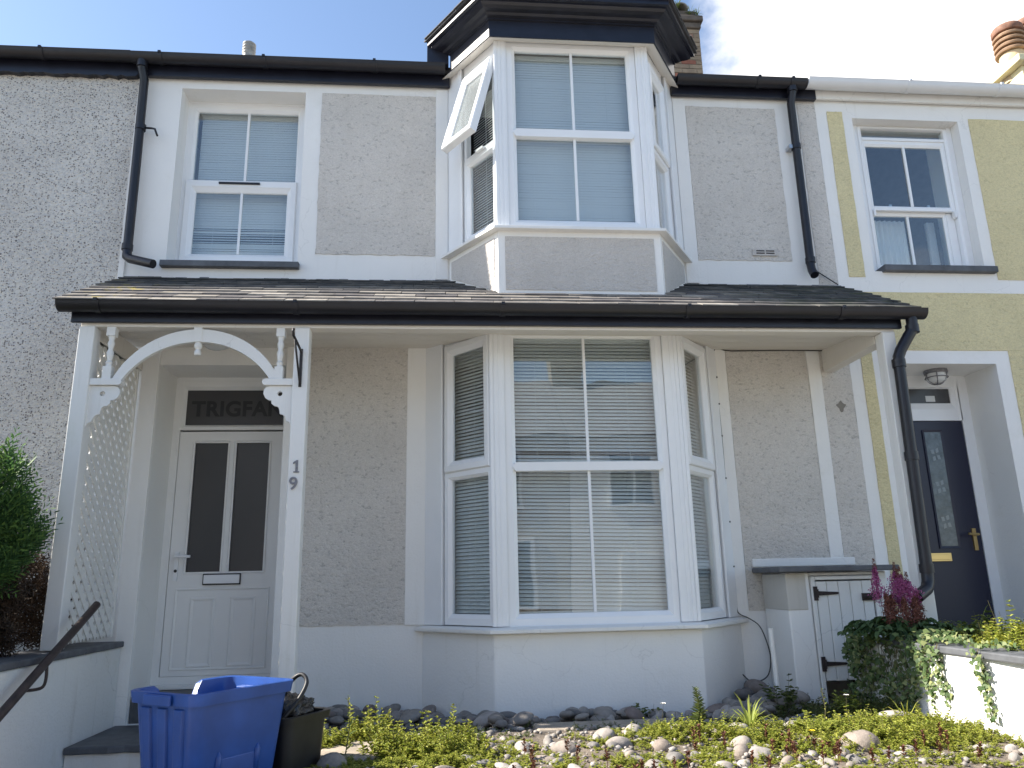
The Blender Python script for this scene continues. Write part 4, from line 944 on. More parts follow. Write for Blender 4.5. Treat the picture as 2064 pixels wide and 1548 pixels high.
for w_ in (0.085, 0.088, 0.090, 0.092, 0.080):
    mb.box(x, x+w_-0.004, -0.455, -0.432, 0.185+random.uniform(-.004,.004), 0.875); x += w_
mb.box(2.745, 3.175, -0.434, -0.425, 0.2, 0.86)
part('boards', mb, 'wood_white', dr, bevel=0.005)
for z in (0.79, 0.30):
    mb = MB(); mb.box(2.715, 2.745, -0.470, -0.458, z-0.05, z+0.05)
    mb.prism_y([(2.745,z-0.017),(2.90,z-0.008),(2.91,z),(2.90,z+0.008),(2.745,z+0.017)], -0.465, -0.457); mb.tube([(2.745,-0.467,z-0.03),(2.745,-0.467,z+0.03)], 0.008, 8)
    part('hinge', mb, 'rust', dr)
mb = MB(); mb.box(3.085, 3.19, -0.468, -0.456, 0.732, 0.785); mb.tube([(3.09,-0.475,0.758),(3.225,-0.475,0.758)], 0.010, 8); mb.box(3.12, 3.14, -0.488, -0.468, 0.75, 0.766); part('bolt', mb, 'rust', dr)

# ================================================================== left neighbour
HL = thing('terraced_house', (-5.2,0,0), 'terraced house on the left with a blank pebbledash front', 'house', 'terraced houses')
mb = MB(); facade(mb, -8.6, -2.632, -0.7, 5.35, [], 0.0, 0.5); part('wall', mb, 'dash', HL)
mb = MB(); shell(mb, -8.6, -2.64, 7.9, 5.3); part('party_wall', mb, 'interior', HL)
mb = MB(); rr = random.Random(9); pts = [(-2.628, 5.262)]; x = -2.65
while x > -8.5: pts.append((x, 5.236+rr.uniform(-.012,.008))); x -= 0.04
pts += [(-8.6,5.24),(-8.6,5.375),(-2.628,5.375)]
mb.prism_y(pts, -0.055, -0.003); part('fascia', mb, 'black_paint', HL)
gutterparts(HL, -8.6, -2.662, -0.12, 5.388, 0.06, 'black', (-3.4, -4.4)); part('roof', roofmesh(-8.6, -2.64), 'roof', HL)
mb = MB(); mb.box(-2.631, -2.585, -0.018, 0.005, -0.3, 5.236); part('edge_strip', mb, 'white', H, bevel=0.003)

# ================================================================== right neighbour
HR = thing('terraced_house', (6.5,0,0), 'yellow roughcast terraced house on the right with white bands and a navy door', 'house', 'terraced houses')
mb = MB(); facade(mb, 3.492, 9.6, -0.7, 5.36, [(3.845,4.90,3.54,5.09),(3.84,4.84,0.40,2.682)], 0.0, 0.5); part('wall', mb, 'white', HR)
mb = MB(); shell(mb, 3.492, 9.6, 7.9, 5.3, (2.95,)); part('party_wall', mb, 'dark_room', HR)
for a, b, c, d in ((3.600,3.750,3.483,5.148),(5.010,8.2,3.472,5.118),(3.600,3.704,0.62,2.80),(4.972,8.2,0.62,2.803)): castpanel(a, b, c, d, 'yellow', HR, wob=0.002)
castpanel(3.600, 8.2, 2.803, 3.340, 'yellow', HR, wob=0.002)
part('roof', roofmesh(3.49, 9.6), 'roof', HR)
mb = MB(); mb.box(3.49, 9.6, -0.05, -0.02, 5.255, 5.37); part('fascia', mb, 'wood_white', HR, bevel=0.004)
gutterparts(HR, 3.365, 9.6, -0.13, 5.372, 0.07, 'gutter_white', (4.35, 5.26, 6.2))
def sash_window():
    w = sub('window', HR); T = FT(0.12)
    mb = MB(); mb.T = T
    mb.box(3.846, 3.945, -0.04, 0.012, 3.56, 5.088); mb.box(4.895-0.04, 4.898, -0.04, 0.012, 3.56, 5.088); mb.box(3.9461, 4.854, -0.04, 0.002, 5.062, 5.088)
    mb.ring((3.945,4.855,3.60,5.062), (3.985,4.815,3.625,5.055), [(0,-0.06),(0,0.02),(0.5,0.02),(1,0.008),(1,-0.06)])
    mb.box(3.986, 4.814, -0.06, 0.010, 4.935, 4.962)
    part('frame', mb, 'upvc', w)
    mb = MB(); mb.T = T; mb.ring((3.987,4.813,4.205,4.934), (4.018,4.778,4.252,4.876), [(0,-0.03),(0,0.0),(0.6,0.0),(1,-0.012),(1,-0.03)]); mb.box(4.388, 4.410, -0.022, -0.006, 4.252, 4.876)
    for uu in (3.99, 4.785): mb.prism_y([(uu,4.203),(uu+0.022,4.203),(uu+0.022,4.16),(uu+0.011,4.135),(uu,4.15)], -0.02, 0.02)
    part('sash', mb, 'upvc', w, label='upper sliding sash')
    mb = MB(); mb.T = T; mb.ring((3.965,4.735,3.627,4.215), (3.992,4.708,3.672,4.17), [(0,-0.075),(0,-0.04),(0.6,-0.04),(1,-0.05),(1,-0.075)]); mb.box(4.345, 4.365, -0.065, -0.046, 3.672, 4.17)
    mb.box(4.736, 4.812, -0.075, -0.035, 3.627, 4.20)
    part('sash', mb, 'upvc', w, label='lower sliding sash')
    pane(w, T, (4.018,4.778,4.252,4.876), -0.018); pane(w, T, (3.992,4.708,3.672,4.17), -0.058); pane(w, T, (3.986,4.814,4.963,5.054), -0.02)
    for uu in (4.2, 4.58):
        mb = MB(); mb.T = T; mb.box(uu-0.05, uu+0.05, -0.06, -0.045, 4.245, 4.262); mb.box(uu-0.012, uu+0.012, -0.055, -0.038, 4.2621, 4.285)
        part('catch', mb, 'steel', w)
    mb = MB(); mb.box(3.915, 4.99, -0.055, 0.12, 3.528, 3.588); part('sill', mb, 'slate_trim', w, bevel=0.008)
    # net curtain and drapes
    mb = MB(); n = 60
    for (u0, u1, z0, z1, y, amp) in ((3.99,4.42,3.64,4.20,0.33,0.010),(4.66,4.74,3.64,4.20,0.36,0.02)):
        vs = []; 
        for i in range(n+1):
            u = u0+(u1-u0)*i/n; yy = y+amp*math.sin(i*0.9)
            vs += [(u,yy,z0),(u,yy,z1)]
        vs += [(a, b+0.004, c) for a, b, c in vs]; k = 2*(n+1)
        mb.add(vs, [(2*i,2*i+2,2*i+3,2*i+1) for i in range(n)]+[(k+2*i+1,k+2*i+3,k+2*i+2,k+2*i) for i in range(n)])
    part('curtain', mb, 'blind', w, smooth=True)
sash_window()
def navy_door():
    D = sub('door', HR); T = FT(0.42)
    mb = MB(); mb.T = T; mb.ring((3.835,4.845,0.395,2.686), (3.903,4.744,0.448,2.60), [(0,-0.07),(0,0.0),(1,0.0),(1,-0.07)])
    mb.ring((3.90,4.752,2.262,2.60), (3.96,4.675,2.43,2.565), PROF); part('frame', mb, 'upvc', D)
    mb = MB(); mb.T = T; mb.box(3.96, 4.675, -0.035, -0.03, 2.43, 2.565); part('fanlight', mb, 'smoked', D)
    mb = MB(); mb.T = T; mb.box(4.44, 4.53, -0.0295, -0.027, 2.445, 2.50); part('notice', mb, 'lamp', D)
    mb = MB(); mb.T = T; mb.box(3.905, 4.74, -0.05, -0.006, 0.45, 2.258)
    part('door_leaf', mb, 'navy', D, bevel=0.003)
    mb = MB(); mb.T = T; mb.ring((4.335,4.53,1.12,2.175), (4.355,4.51,1.14,2.155), [(0,-0.01),(0,0.004),(1,0.0),(1,-0.01)]); part('glazing_trim', mb, 'navy', D)
    mb = MB(); mb.T = T; mb.box(4.355, 4.51, -0.006, -0.001, 1.14, 2.155)
    mb.m = 1
    for zc in (1.95, 1.66, 1.35):
        for k in range(4):
            a = R(45+90*k+10); q = [(4.432+0.036*math.cos(a+e)*r, zc+0.05*math.sin(a+e)*r) for e, r in ((0,0.3),(0.5,1.0),(0,1.5),(-0.5,1.0))]
            mb.prism_y([(u, z) for u, z in q], -0.001, 0.0005)
    part('glass_panel', mb, ['leadglass', 'bevel_glass'], D)
    mb = MB(); mb.T = T; mb.box(4.655, 4.688, -0.006, 0.008, 1.10, 1.29); mb.T = None; mb.tube([(4.671,0.41,1.235),(4.671,0.36,1.235),(4.65,0.352,1.235),(4.575,0.352,1.24)], 0.011, 8); part('handle', mb, 'brass', D, smooth=True, auto=40)
    mb = MB(); mb.T = T; mb.box(4.20, 4.425, -0.006, 0.010, 1.012, 1.083); mb.box(4.215, 4.41, 0.0101, 0.014, 1.026, 1.068); part('letter_plate', mb, 'brass', D, bevel=0.002)
    mb = MB(); mb.box(3.845, 4.835, -0.05, 0.40, 0.30, 0.44); part('doorstep', mb, 'slate_trim', D, bevel=0.008)
navy_door()
bl = thing('bulkhead_lamp', (4.42,0.2,2.64), 'round caged bulkhead lamp above the navy door', 'lamp')
mb = MB(); mb.lathe((4.42,0.22,2.682), [(0,0),(0.095,0),(0.10,-0.02),(0.092,-0.035),(0,-0.035)], 24); part('base', mb, 'zinc', bl, smooth=True, auto=40)
mb = MB(); mb.lathe((4.42,0.22,2.647), [(0.085,0),(0.088,-0.03),(0.075,-0.065),(0.045,-0.085),(0,-0.09)], 24); part('glass_dome', mb, 'lamp', bl, smooth=True)
mb = MB()
for k in range(3):
    a = math.pi*k/3; mb.tube([(4.42+0.095*math.cos(a)*math.cos(t), 0.22+0.095*math.sin(a)*math.cos(t), 2.647-0.097*math.sin(t)) for t in np.linspace(0, math.pi, 13)], 0.005, 6)
mb.tube([(4.42+0.092*math.cos(t), 0.22+0.092*math.sin(t), 2.612) for t in np.linspace(0, 2*math.pi, 25)], 0.005, 6)
part('cage', mb, 'zinc', bl, smooth=True)
# cream chimney with louvred pots
mb = MB(); mb.box(8.20, 9.5, 2.7, 3.7, 6.8, 7.88); CR = part('chimney', mb, 'cream', HR, bevel=0.01)
mb = MB(); mb.box(8.08, 9.56, 2.58, 3.82, 7.882, 7.99); part('chimney_cap', mb, 'cream', CR, bevel=0.015)
for (x, y, zz) in ((8.36,3.0,7.99),(8.72,3.0,8.12)):
    mb = MB(); pr = [(0.0,-0.2),(0.19,-0.2),(0.175,0.0),(0.165,0.28)]; mb.lathe((x,y,zz), pr, 22); mb.m = 1
    for k in range(4): z0 = 0.29+k*0.085; mb.lathe((x,y,zz), [(0.150,z0),(0.205,z0+0.004),(0.212,z0+0.03),(0.165,z0+0.075)], 22)
    mb.m = 2; mb.lathe((x,y,zz), [(0.155,0.62),(0.20,0.635),(0.21,0.66),(0.21,0.71),(0.19,0.74),(0.0,0.75)], 22)
    part('chimney_pot', mb, ['pot', 'pot_mid', 'pot_dark'], CR, smooth=True, auto=40)

# ================================================================== opposite terrace (seen in the window glass)
def opp_house(x0, wallm, label):
    o = thing('opposite_house', (x0+3,-13.4,-0.6), label, 'house', 'houses across the street')
    mb = MB(); mb.box(x0, x0+5.98, -19, -13.0, -0.75, 4.3); part('wall', mb, wallm, o)
    mb = MB(); p = [(-12.8,4.28),(-16,6.4),(-19.2,4.28)]
    mb.add([(x0,a,b) for a,b in p]+[(x0+5.98,a,b) for a,b in p], [(0,1,2),(5,4,3),(0,3,4,1),(1,4,5,2),(2,5,3,0)]); part('roof', mb, 'opp_roof', o)
    mb = MB(); mb.box(x0+0.05, x0+0.95, -16.4, -15.6, 5.9, 7.6); mb.lathe((x0+0.5,-16,7.6), [(0.14,0),(0.12,0.5),(0,0.5)], 12); part('chimney', mb, 'mortar', o)
    for a, b, z0, z1 in ((0.9,2.1,2.5,3.9),(3.7,4.9,2.5,3.9),(3.5,5.1,0.3,1.9)):
        mb = MB(); mb.box(x0+a, x0+b, -12.995, -12.94, z0, z1); mb.m = 1; mb.box(x0+a+0.08, x0+(a+b)/2-0.03, -12.94, -12.935, z0+0.08, z1-0.08); mb.box(x0+(a+b)/2+0.03, x0+b-0.08, -12.94, -12.935, z0+0.08, z1-0.08)
        part('window', mb, ['upvc', 'leadglass'], o)
    mb = MB(); mb.box(x0+1.1, x0+2.05, -12.995, -12.95, -0.6, 1.5); part('door', mb, 'upvc_grey', o)
for i, (x0, m_, lb) in enumerate(((-9.0,'white','white rendered house across the street, mirrored at the left of the window glass'),(-3.0,'beige','beige rendered house across the street, mirrored in the middle of the window glass'),(3.0,'white','white rendered house across the street, mirrored at the right of the window glass'))): opp_house(x0, m_, lb)

# ================================================================== walls and steps in the gardens
GL = thing('garden_wall', (-2.39,-1.5,0), 'low white garden wall with slate coping under the porch lattice', 'wall', 'low white garden walls')
mb = MB(); mb.box(-2.55, -2.305, -3.3, -0.035, -0.7, 0.525); part('wall', mb, 'white_wall', GL, bevel=0.012)
mb = MB(); y = -0.035
for L in (0.62, 0.8, 0.7, 0.75, 0.4):
    mb.box(-2.62, -2.285+random.uniform(-.006,.006), y-L+0.006, y, 0.527, 0.566+random.uniform(0,.004)); y -= L
part('coping', mb, 'slate_trim', GL, bevel=0.008)
HRL = thing('handrail', (-2.21,-1.3,0.55), 'brown painted iron handrail sloping down beside the steps', 'handrail')
mb = MB(); mb.tube([(-2.205,-0.765,0.838),(-2.205,-1.78,0.318),(-2.205,-2.6,-0.10)], 0.024, 12); part('rail', mb, 'rail', HRL, smooth=True, auto=40)
mb = MB(); mb.tube(smoothpath([(-2.205,-1.33,0.53),(-2.205,-1.32,0.46),(-2.215,-1.32,0.415),(-2.25,-1.32,0.40),(-2.31,-1.32,0.395)]), 0.009, 8)
mb.tube(smoothpath([(-2.205,-2.2,0.08),(-2.205,-2.19,0.02),(-2.25,-2.19,-0.05),(-2.31,-2.19,-0.05)]), 0.009, 8); part('wall_bracket', mb, 'rail', HRL, smooth=True)
ST = thing('garden_steps', (-1.85,-1.0,-0.6), 'slate topped white steps climbing to the front door', 'steps')
mb = MB(); rr = random.Random(8)
for i, (y0, y1, z) in enumerate(((-0.78,-0.035,0.0),(-1.20,-0.80,-0.20),(-1.65,-1.22,-0.40),(-3.3,-1.67,-0.60))):
    mb.box(-2.303, -1.425, y0+0.02, y1, -0.75, z-0.045)
part('riser', mb, 'white_wall', ST, bevel=0.006)
mb = MB()
for i, (y0, y1, z) in enumerate(((-0.79,-0.036,0.0),(-1.22,-0.782,-0.20),(-1.67,-1.202,-0.40))):
    n = 10; poly = [(-2.30,y1),(-1.42,y1)]+[(-1.42-0.88*k/n, y0+rr.uniform(-.014,.014)) for k in range(n+1)]
    mb.prism_z(poly, z-0.043, z)
part('tread', mb, 'slate_trim', ST, bevel=0.008)
GF = thing('garden_wall', (0.7,-3.1,-0.6), 'white front garden wall retaining the cobbled bed', 'wall', 'low white garden walls')
mb = MB(); mb.box(-1.44, 2.9, -3.2, -2.99, -0.7, 0.085); mb.box(-1.44, -1.42, -2.985, -0.80, -0.7, 0.05); part('wall', mb, 'white_wall', GF, bevel=0.01)
GR = thing('garden_wall', (2.97,-1.9,0), 'sunlit white garden wall with slate coping and trailing ivy', 'wall', 'low white garden walls')
mb = MB(); nseg = 24; ys = np.linspace(-0.62, -3.25, nseg); rr = random.Random(12)
xf = lambda y: 2.90-0.02*(y+1.4)
for i in range(nseg-1):
    pass
vs = []; rows = 8
for i, y in enumerate(ys):
    for j in range(rows):
        z = -0.3+0.765*j/(rows-1); vs.append((xf(y)+0.010*math.sin(5*y+3*z)+rr.uniform(-.005,.005)-0.02*(1-j/(rows-1)), y, z))
mb.add(vs, [(i*rows+j,(i+1)*rows+j,(i+1)*rows+j+1,i*rows+j+1) for i in range(nseg-1) for j in range(rows-1)])
mb.add([(2.95,-0.62,-0.3),(3.12,-0.62,-0.3),(3.12,-3.25,-0.3),(2.95,-3.25,-0.3),(2.95,-0.62,0.464),(3.12,-0.62,0.464),(3.12,-3.25,0.464),(2.95,-3.25,0.464)], [(0,3,2,1),(4,5,6,7),(0,1,5,4),(1,2,6,5),(2,3,7,6)])
mb.add([(xf(-0.62)-0.01,-0.62,-0.3),(2.95,-0.62,-0.3),(2.95,-0.62,0.464),(xf(-0.62)-0.01,-0.62,0.464)], [(0,1,2,3)])
part('wall', mb, 'white_wall', GR, smooth=True, auto=50)
mb = MB(); y = -1.0
for L in (0.55, 0.75, 0.7, 0.6):
    mb.box(xf(y)-0.022+rr.uniform(-.006,.006), 3.16, y-L+0.008, y, 0.467, 0.507+rr.uniform(-.003,.003)); y -= L
part('coping', mb, 'slate_trim', GR, bevel=0.008)
mb = MB(); mb.box(3.13, 9.0, -3.2, -0.02, -0.6, 0.455); part('raised_bed', mb, 'soil', kind='structure')
mb = MB(); mb.box(3.845, 4.95, -2.6, -0.055, 0.30, 0.462); part('path', mb, 'pave', kind='structure')
mb = MB(); mb.box(-8.6, -2.56, -3.2, -0.02, -0.6, 0.50); part('neighbour_bed', mb, 'soil', kind='structure')
mb = MB()
mb.box(-0.62, -0.20, -1.98, -1.55, 0.05, 0.115); tag(part('paving_slab', mb, 'paving', bevel=0.012), 'bare tan paving slab at the left among the weeds', 'slab', 'paving slabs')
mb = MB(); mb.box(1.75, 2.55, -1.98, -1.62, 0.03, 0.105); tag(part('paving_slab', mb, 'paving', bevel=0.012), 'tan paving slab half hidden by fern and weeds toward the right', 'slab', 'paving slabs')
mb = MB(); mb.box(0.55, 1.55, -1.30, -1.06, 0.0, 0.085); tag(part('paving_slab', mb, 'paving', bevel=0.015), 'long shaded slab edging below the bay wall', 'slab', 'paving slabs')

# ================================================================== blue recycling box
def rrect(hx, hy, r, n=6):
    k = 18
    p = []
    for cx, cy, a0 in ((hx-r,hy-r,0),(-hx+r,hy-r,90),(-hx+r,-hy+r,180),(hx-r,-hy+r,270)):
        for i in range(n+1):
            a = R(a0+90*i/n); p.append((cx+r*math.cos(a), cy+r*math.sin(a)))
        if a0 == 90:
            for i in range(1, k): p.append((-hx, (hy-r)+(2*r-2*hy)*i/k))
    return p
def crate(name, loc, rot, hx, hy, h, m, label, cat, taper=0.84, dip=True):
    t = thing(name, loc, label, cat)
    t.rotation_euler = (0,0,0)
    ca, sa = math.cos(rot), math.sin(rot)
    Tm = lambda x, y, z: (loc[0]+x*ca-y*sa, loc[1]+x*sa+y*ca, loc[2]+z)
    mb = MB(); mb.T = Tm
    n = len(rrect(hx, hy, 0.05)); rows = []
    def dipz(x, y, z):      # handle cut-out: rim drops in the middle of the long sides
        if not dip: return z
        if z > h*0.86:
            q = abs(y+0.03)/(hy*0.42)
            if q < 1 and x < -hx*0.6: return z-0.075*min(1, (1-q)*5)
        return z
    def row(k, z, ins, r=0.05):
        s = taper+(1-taper)*k; return [(x, y, dipz(x, y, z)) for x, y in rrect(hx*s-ins, hy*s-ins, r)]
    zl = [0.0, 0.02, 0.10*1, 0.45*h, 0.80*h, h*0.90, h*0.905, h*0.97, h]
    rows = [row(0, 0.0, 0.0), row(0.06, 0.02, 0), row(0.3, 0.3*h, 0), row(0.62, 0.62*h, 0), row(0.88, 0.88*h, 0), row(0.885, 0.885*h, -0.016), row(1.0, h, -0.018), row(1.0, h+0.004, -0.010), row(1.0, h, 0.006), row(0.88, 0.86*h, 0.008), row(0.3, 0.3*h, 0.008), row(0.05, 0.02, 0.01)]
    vs = [p for r in rows for p in r]; k = len(rows)
    fs = [(i*n+j, i*n+(j+1) % n, (i+1)*n+(j+1) % n, (i+1)*n+j) for i in range(k-1) for j in range(n)]
    fs += [tuple(range(n-1,-1,-1)), tuple(range((k-1)*n, k*n))]
    mb.add(vs, fs); part('tub', mb, m, t, smooth=True, auto=38)
    return t, Tm
BX, BT = crate('recycling_box', (-1.005,-2.36,0.11), R(-35), 0.205, 0.262, 0.40, 'blue', 'open blue plastic recycling box with ribbed sides by the porch', 'recycling box')
# ribs and folded handles
mb = MB(); mb.T = BT
for x in (-0.105, 0.0, 0.105):
    hy0, hy1 = 0.262*0.86, 0.262*0.985
    mb = MB(); mb.T = BT; w0 = 0.034
    mb.add([(x*.86-w0*.8,-hy0+0.004,0.03),(x*.86+w0*.8,-hy0+0.004,0.03),(x+w0,-hy1+0.006,0.342),(x-w0,-hy1+0.006,0.342),(x*.86-w0*.6,-hy0-0.012,0.035),(x*.86+w0*.6,-hy0-0.012,0.035),(x+w0*.8,-hy1-0.008,0.338),(x-w0*.8,-hy1-0.008,0.338)], [(3,2,1,0),(4,5,6,7),(0,1,5,4),(1,2,6,5),(2,3,7,6),(3,0,4,7)])
    part('rib', mb, 'blue', BX, bevel=0.004)
for y in (-0.12, 0.10):
    mb = MB(); mb.T = BT; mb.tube([(0.176, y*.9, 0.02), (0.183, y*.93, 0.14), (0.186, y*.94, 0.16)], [0.016, 0.015, 0.004], 10); part('rib', mb, 'blue', BX, smooth=True)
mb = MB(); mb.T = BT
mb.box(-0.10, 0.10, 0.205, 0.245, 0.350, 0.368)
part('handle', mb, 'blue', BX, bevel=0.005)
mb = MB(); mb.T = BT; mb.box(-0.085, 0.085, -0.294, -0.280, 0.352, 0.395); part('handle', mb, 'blue', BX, bevel=0.005)
mb = MB(); mb.T = BT; mb.box(0.165, 0.184, -0.10, 0.085, 0.02, 0.135); part('embossed_panel', mb, 'blue', BX, bevel=0.008)
KX, KT = crate('plastic_tub', (-0.735,-2.05,0.06), R(-30), 0.125, 0.15, 0.28, 'blackbox', 'weathered black plastic tub beside the blue recycling box', 'tub', 0.9, False)
# crumpled bag in the tub with a strap
bm_ = bmesh.new(); bmesh.ops.create_icosphere(bm_, subdivisions=4, radius=1.0)
for v in bm_.verts:
    p = v.co; s = 1+0.16*math.sin(7*p.x+3*p.y)*math.cos(6*p.y-4*p.z)+0.09*math.sin(15*p.x-9*p.z)+0.06*math.sin(23*p.y+11*p.x)
    q = KT(p.x*0.108*s, p.y*0.132*s, 0.285+0.075*p.z*s); v.co = q
mb = MB(); mb.v = [tuple(v.co) for v in bm_.verts]; mb.f = [tuple(v.index for v in f.verts) for f in bm_.faces]; mb.mi = [0]*len(mb.f); bm_.free()
BG = thing('plastic_bag', (-0.735,-2.05,0.30), 'crumpled shiny black bag with a strap in the black tub', 'bag')
part('sack', mb, 'bag', BG, smooth=True)
mb = MB(); mb.tube(smoothpath([KT(-0.02,-0.02,0.28),KT(0.0,-0.03,0.38),KT(0.05,-0.03,0.44),KT(0.09,-0.02,0.455),KT(0.125,-0.03,0.42),KT(0.12,-0.08,0.35),KT(0.09,-0.14,0.28),KT(0.03,-0.165,0.22)], 6), 0.010, 8); part('strap', mb, 'blackbox', BG, smooth=True)

# ================================================================== plants
def leaf_quads(P, D, Nrm, L, Wd, fold=0.25):
    """P base points, D direction, Nrm normals, L lengths, Wd widths -> diamond leaves of two folded quads."""
    P, D, Nrm = np.asarray(P, float), np.asarray(D, float), np.asarray(Nrm, float)
    D = D/np.linalg.norm(D, axis=1, keepdims=True)
    Sd = np.cross(D, Nrm); Sd /= (np.linalg.norm(Sd, axis=1, keepdims=True)+1e-9); Up = np.cross(Sd, D)
    L = np.asarray(L)[:, None]; Wd = np.asarray(Wd)[:, None]
    b = P; t = P+D*L-Up*L*0.12; m1 = P+D*L*0.30; m2 = P+D*L*0.70-Up*L*0.03
    a1 = m1+Sd*Wd*0.46+Up*Wd*fold; a2 = m2+Sd*Wd*0.36+Up*Wd*fold; c1 = m1-Sd*Wd*0.46+Up*Wd*fold; c2 = m2-Sd*Wd*0.36+Up*Wd*fold
    V = np.stack([b, a1, a2, t, c2, c1], 1).reshape(-1, 3); k = np.arange(len(P))[:, None]*6
    F = np.concatenate([k+np.array([[0,1,2,3]]), k+np.array([[0,3,4,5]])], 0)
    return V, F
def cat_mesh(parts):
    Vs, Fs, o = [], [], 0
    for V, F in parts: Vs.append(V); Fs.append(F+o); o += len(V)
    return np.concatenate(Vs), np.concatenate(Fs)
def strips(paths, w):      # thin three-sided stems as quads
    Vs, Fs, o = [], [], 0
    for p in paths:
        p = np.asarray(p, float); n = len(p)
        for k in range(3):
            a = 2.094*k; 
        ring = np.array([[math.cos(2.094*k), math.sin(2.094*k), 0] for k in range(3)])*w
        V = (p[:, None, :]+ring[None]*np.linspace(1, 0.4, n)[:, None, None]).reshape(-1, 3)
        F = [[i*3+k, i*3+(k+1) % 3, (i+1)*3+(k+1) % 3, (i+1)*3+k] for i in range(n-1) for k in range(3)]
        Vs.append(V); Fs.append(np.array(F)+o); o += len(V)
    return np.concatenate(Vs), np.concatenate(Fs)
def rnd_unit(n, zmin=-0.2):
    v = rng.normal(size=(n*3, 3)); v /= np.linalg.norm(v, axis=1, keepdims=True); v = v[v[:, 2] > zmin][:n]; return v
def clump(nst, h, spread, leaf, per=10, droop=0.2):
    """A low bushy weed: stems with whorls of small leaves. Returns leaf mesh and stem mesh centred on the origin."""
    LP, LD, LN, LL, LW = [], [], [], [], []; st = []
    for s in range(nst):
        a = rng.uniform(0, 6.28); r = spread*math.sqrt(rng.uniform(0, 1)); b = np.array([r*math.cos(a), r*math.sin(a), 0.0])
        hh = h*rng.uniform(0.55, 1.1)*(1-0.45*(r/max(spread,1e-3))**2); lean = np.array([math.cos(a), math.sin(a), 0])*rng.uniform(0, 0.35)*hh + rng.normal(size=3)*0.03
        tip = b+np.array([0,0,hh])+lean; st.append([b, b*0.5+tip*0.5+rng.normal(size=3)*0.006, tip])
        for i in range(per):
            t = 0.25+0.75*(i+0.5)/per; p = b+(tip-b)*t
            for q in range(3):
                az = rng.uniform(0, 6.28); d = np.array([math.cos(az), math.sin(az), rng.uniform(0.05, 0.7)])
                LP.append(p); LD.append(d); LN.append([0.15*rng.normal(), 0.15*rng.normal(), 1]); sc = leaf*rng.uniform(0.6, 1.2)*(1.1-0.45*t); LL.append(sc); LW.append(sc*0.62)
    return leaf_quads(LP, LD, LN, LL, LW), strips(st, 0.0022)
def place(mesh, x, y, z, s=1.0, rot=None, sz=None):
    V, F = mesh; rot = rng.uniform(0, 6.28) if rot is None else rot; c, s_ = math.cos(rot), math.sin(rot)
    sz = s if sz is None else sz
    X = np.stack([(V[:, 0]*c-V[:, 1]*s_)*s+x, (V[:, 0]*s_+V[:, 1]*c)*s+y, V[:, 2]*sz+z], 1); return X, F

# ---- cobbles: individuals sharing a few meshes
def cobble_mesh(seed):
    r = random.Random(seed); bm = bmesh.new(); bmesh.ops.create_icosphere(bm, subdivisions=3, radius=1.0)
    ax, ay, az = r.uniform(0.80,1.35), r.uniform(0.55,0.90), r.uniform(0.40,0.66); ph = [r.uniform(0,6.28) for _ in range(6)]; r_e = r.uniform(0.75, 1.15)
    for v in bm.verts:
        p = v.co.copy(); p = Vector([math.copysign(abs(q)**r_e, q) for q in p]).normalized()*(0.9+0.1*max(abs(p.x),abs(p.y),abs(p.z))); s = 1+0.09*math.sin(2.3*p.x+ph[0])+0.06*math.sin(2.9*p.y+ph[1])+0.05*math.sin(3.1*p.z+ph[2])+0.025*math.sin(6*p.x+5*p.y+ph[3])
        v.co = Vector((p.x*ax*s, p.y*ay*s, p.z*az*s))
    me = bpy.data.meshes.new('cobble'); bm.to_mesh(me); bm.free(); me.polygons.foreach_set('use_smooth', [True]*len(me.polygons)); return me
CM = {}
for m_ in ('stone', 'stone_pale'):
    CM[m_] = []
    for s in range(7):
        me = cobble_mesh(s+(20 if m_ == 'stone_pale' else 0)); me.materials.append(M[m_]); CM[m_].append(me)
def cobble(x, y, z, r, m_, label, group):
    o = bpy.data.objects.new('cobble', random.choice(CM[m_])); COL.objects.link(o); o.location = (x, y, z); k_ = r*random.uniform(.9,1.1); o.scale = (k_*random.uniform(.85,1.15), k_*random.uniform(.85,1.15), k_*random.uniform(.8,1.15))
    o.rotation_euler = (random.uniform(-.35,.35), random.uniform(-.35,.35), random.uniform(0,6.28)); tag(o, label, 'stone', group); return o
def bayfront(x):
    if x < -0.15: return -0.03
    if x < 0.352: return -0.568*(x+0.15)/0.502
    if x < 1.818: return -0.568
    if x < 2.322: return -0.568*(2.322-x)/0.504
    return -0.03
pl = []
def scatter_cobbles(n, xr, dr, rr_, m_, label, group, stack=0.0, absy=False, tries=4000):
    k = 0
    for _ in range(tries):
        if k >= n: break
        x = random.uniform(*xr); y = (random.uniform(*dr) if absy else bayfront(x)-random.uniform(*dr)); r = random.uniform(*rr_)
        if x > 2.46 and y > -0.52: continue
        ok = True; lift = 0
        for (a, b, c, q) in pl:
            d = math.hypot(a-x, b-y)
            if d < (q+r)*0.72:
                if stack and lift < stack: lift = max(lift, 0.7*min(q, r)); continue
                ok = False; break
        if not ok: continue
        pl.append((x, y, r, r)); cobble(x, y, hgt(x, y)+r*(0.12 if absy else 0.30)+lift, r, m_, label, group); k += 1
SH1 = 'grey-brown cobble in the shaded bank at the wall foot left of the bay'
SH2 = 'grey cobble in the loose shaded row along the front of the bay plinth'
SH3 = 'grey cobble in the shaded heap between the bay and the meter cupboard'
SU = 'pale sunlit cobble among the yellow-green weeds in front'
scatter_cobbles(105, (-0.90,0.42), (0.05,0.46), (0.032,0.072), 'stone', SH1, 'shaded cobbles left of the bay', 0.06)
scatter_cobbles(64, (0.42,1.80), (0.04,0.36), (0.035,0.07), 'stone', SH2, 'shaded cobbles along the bay', 0.05)
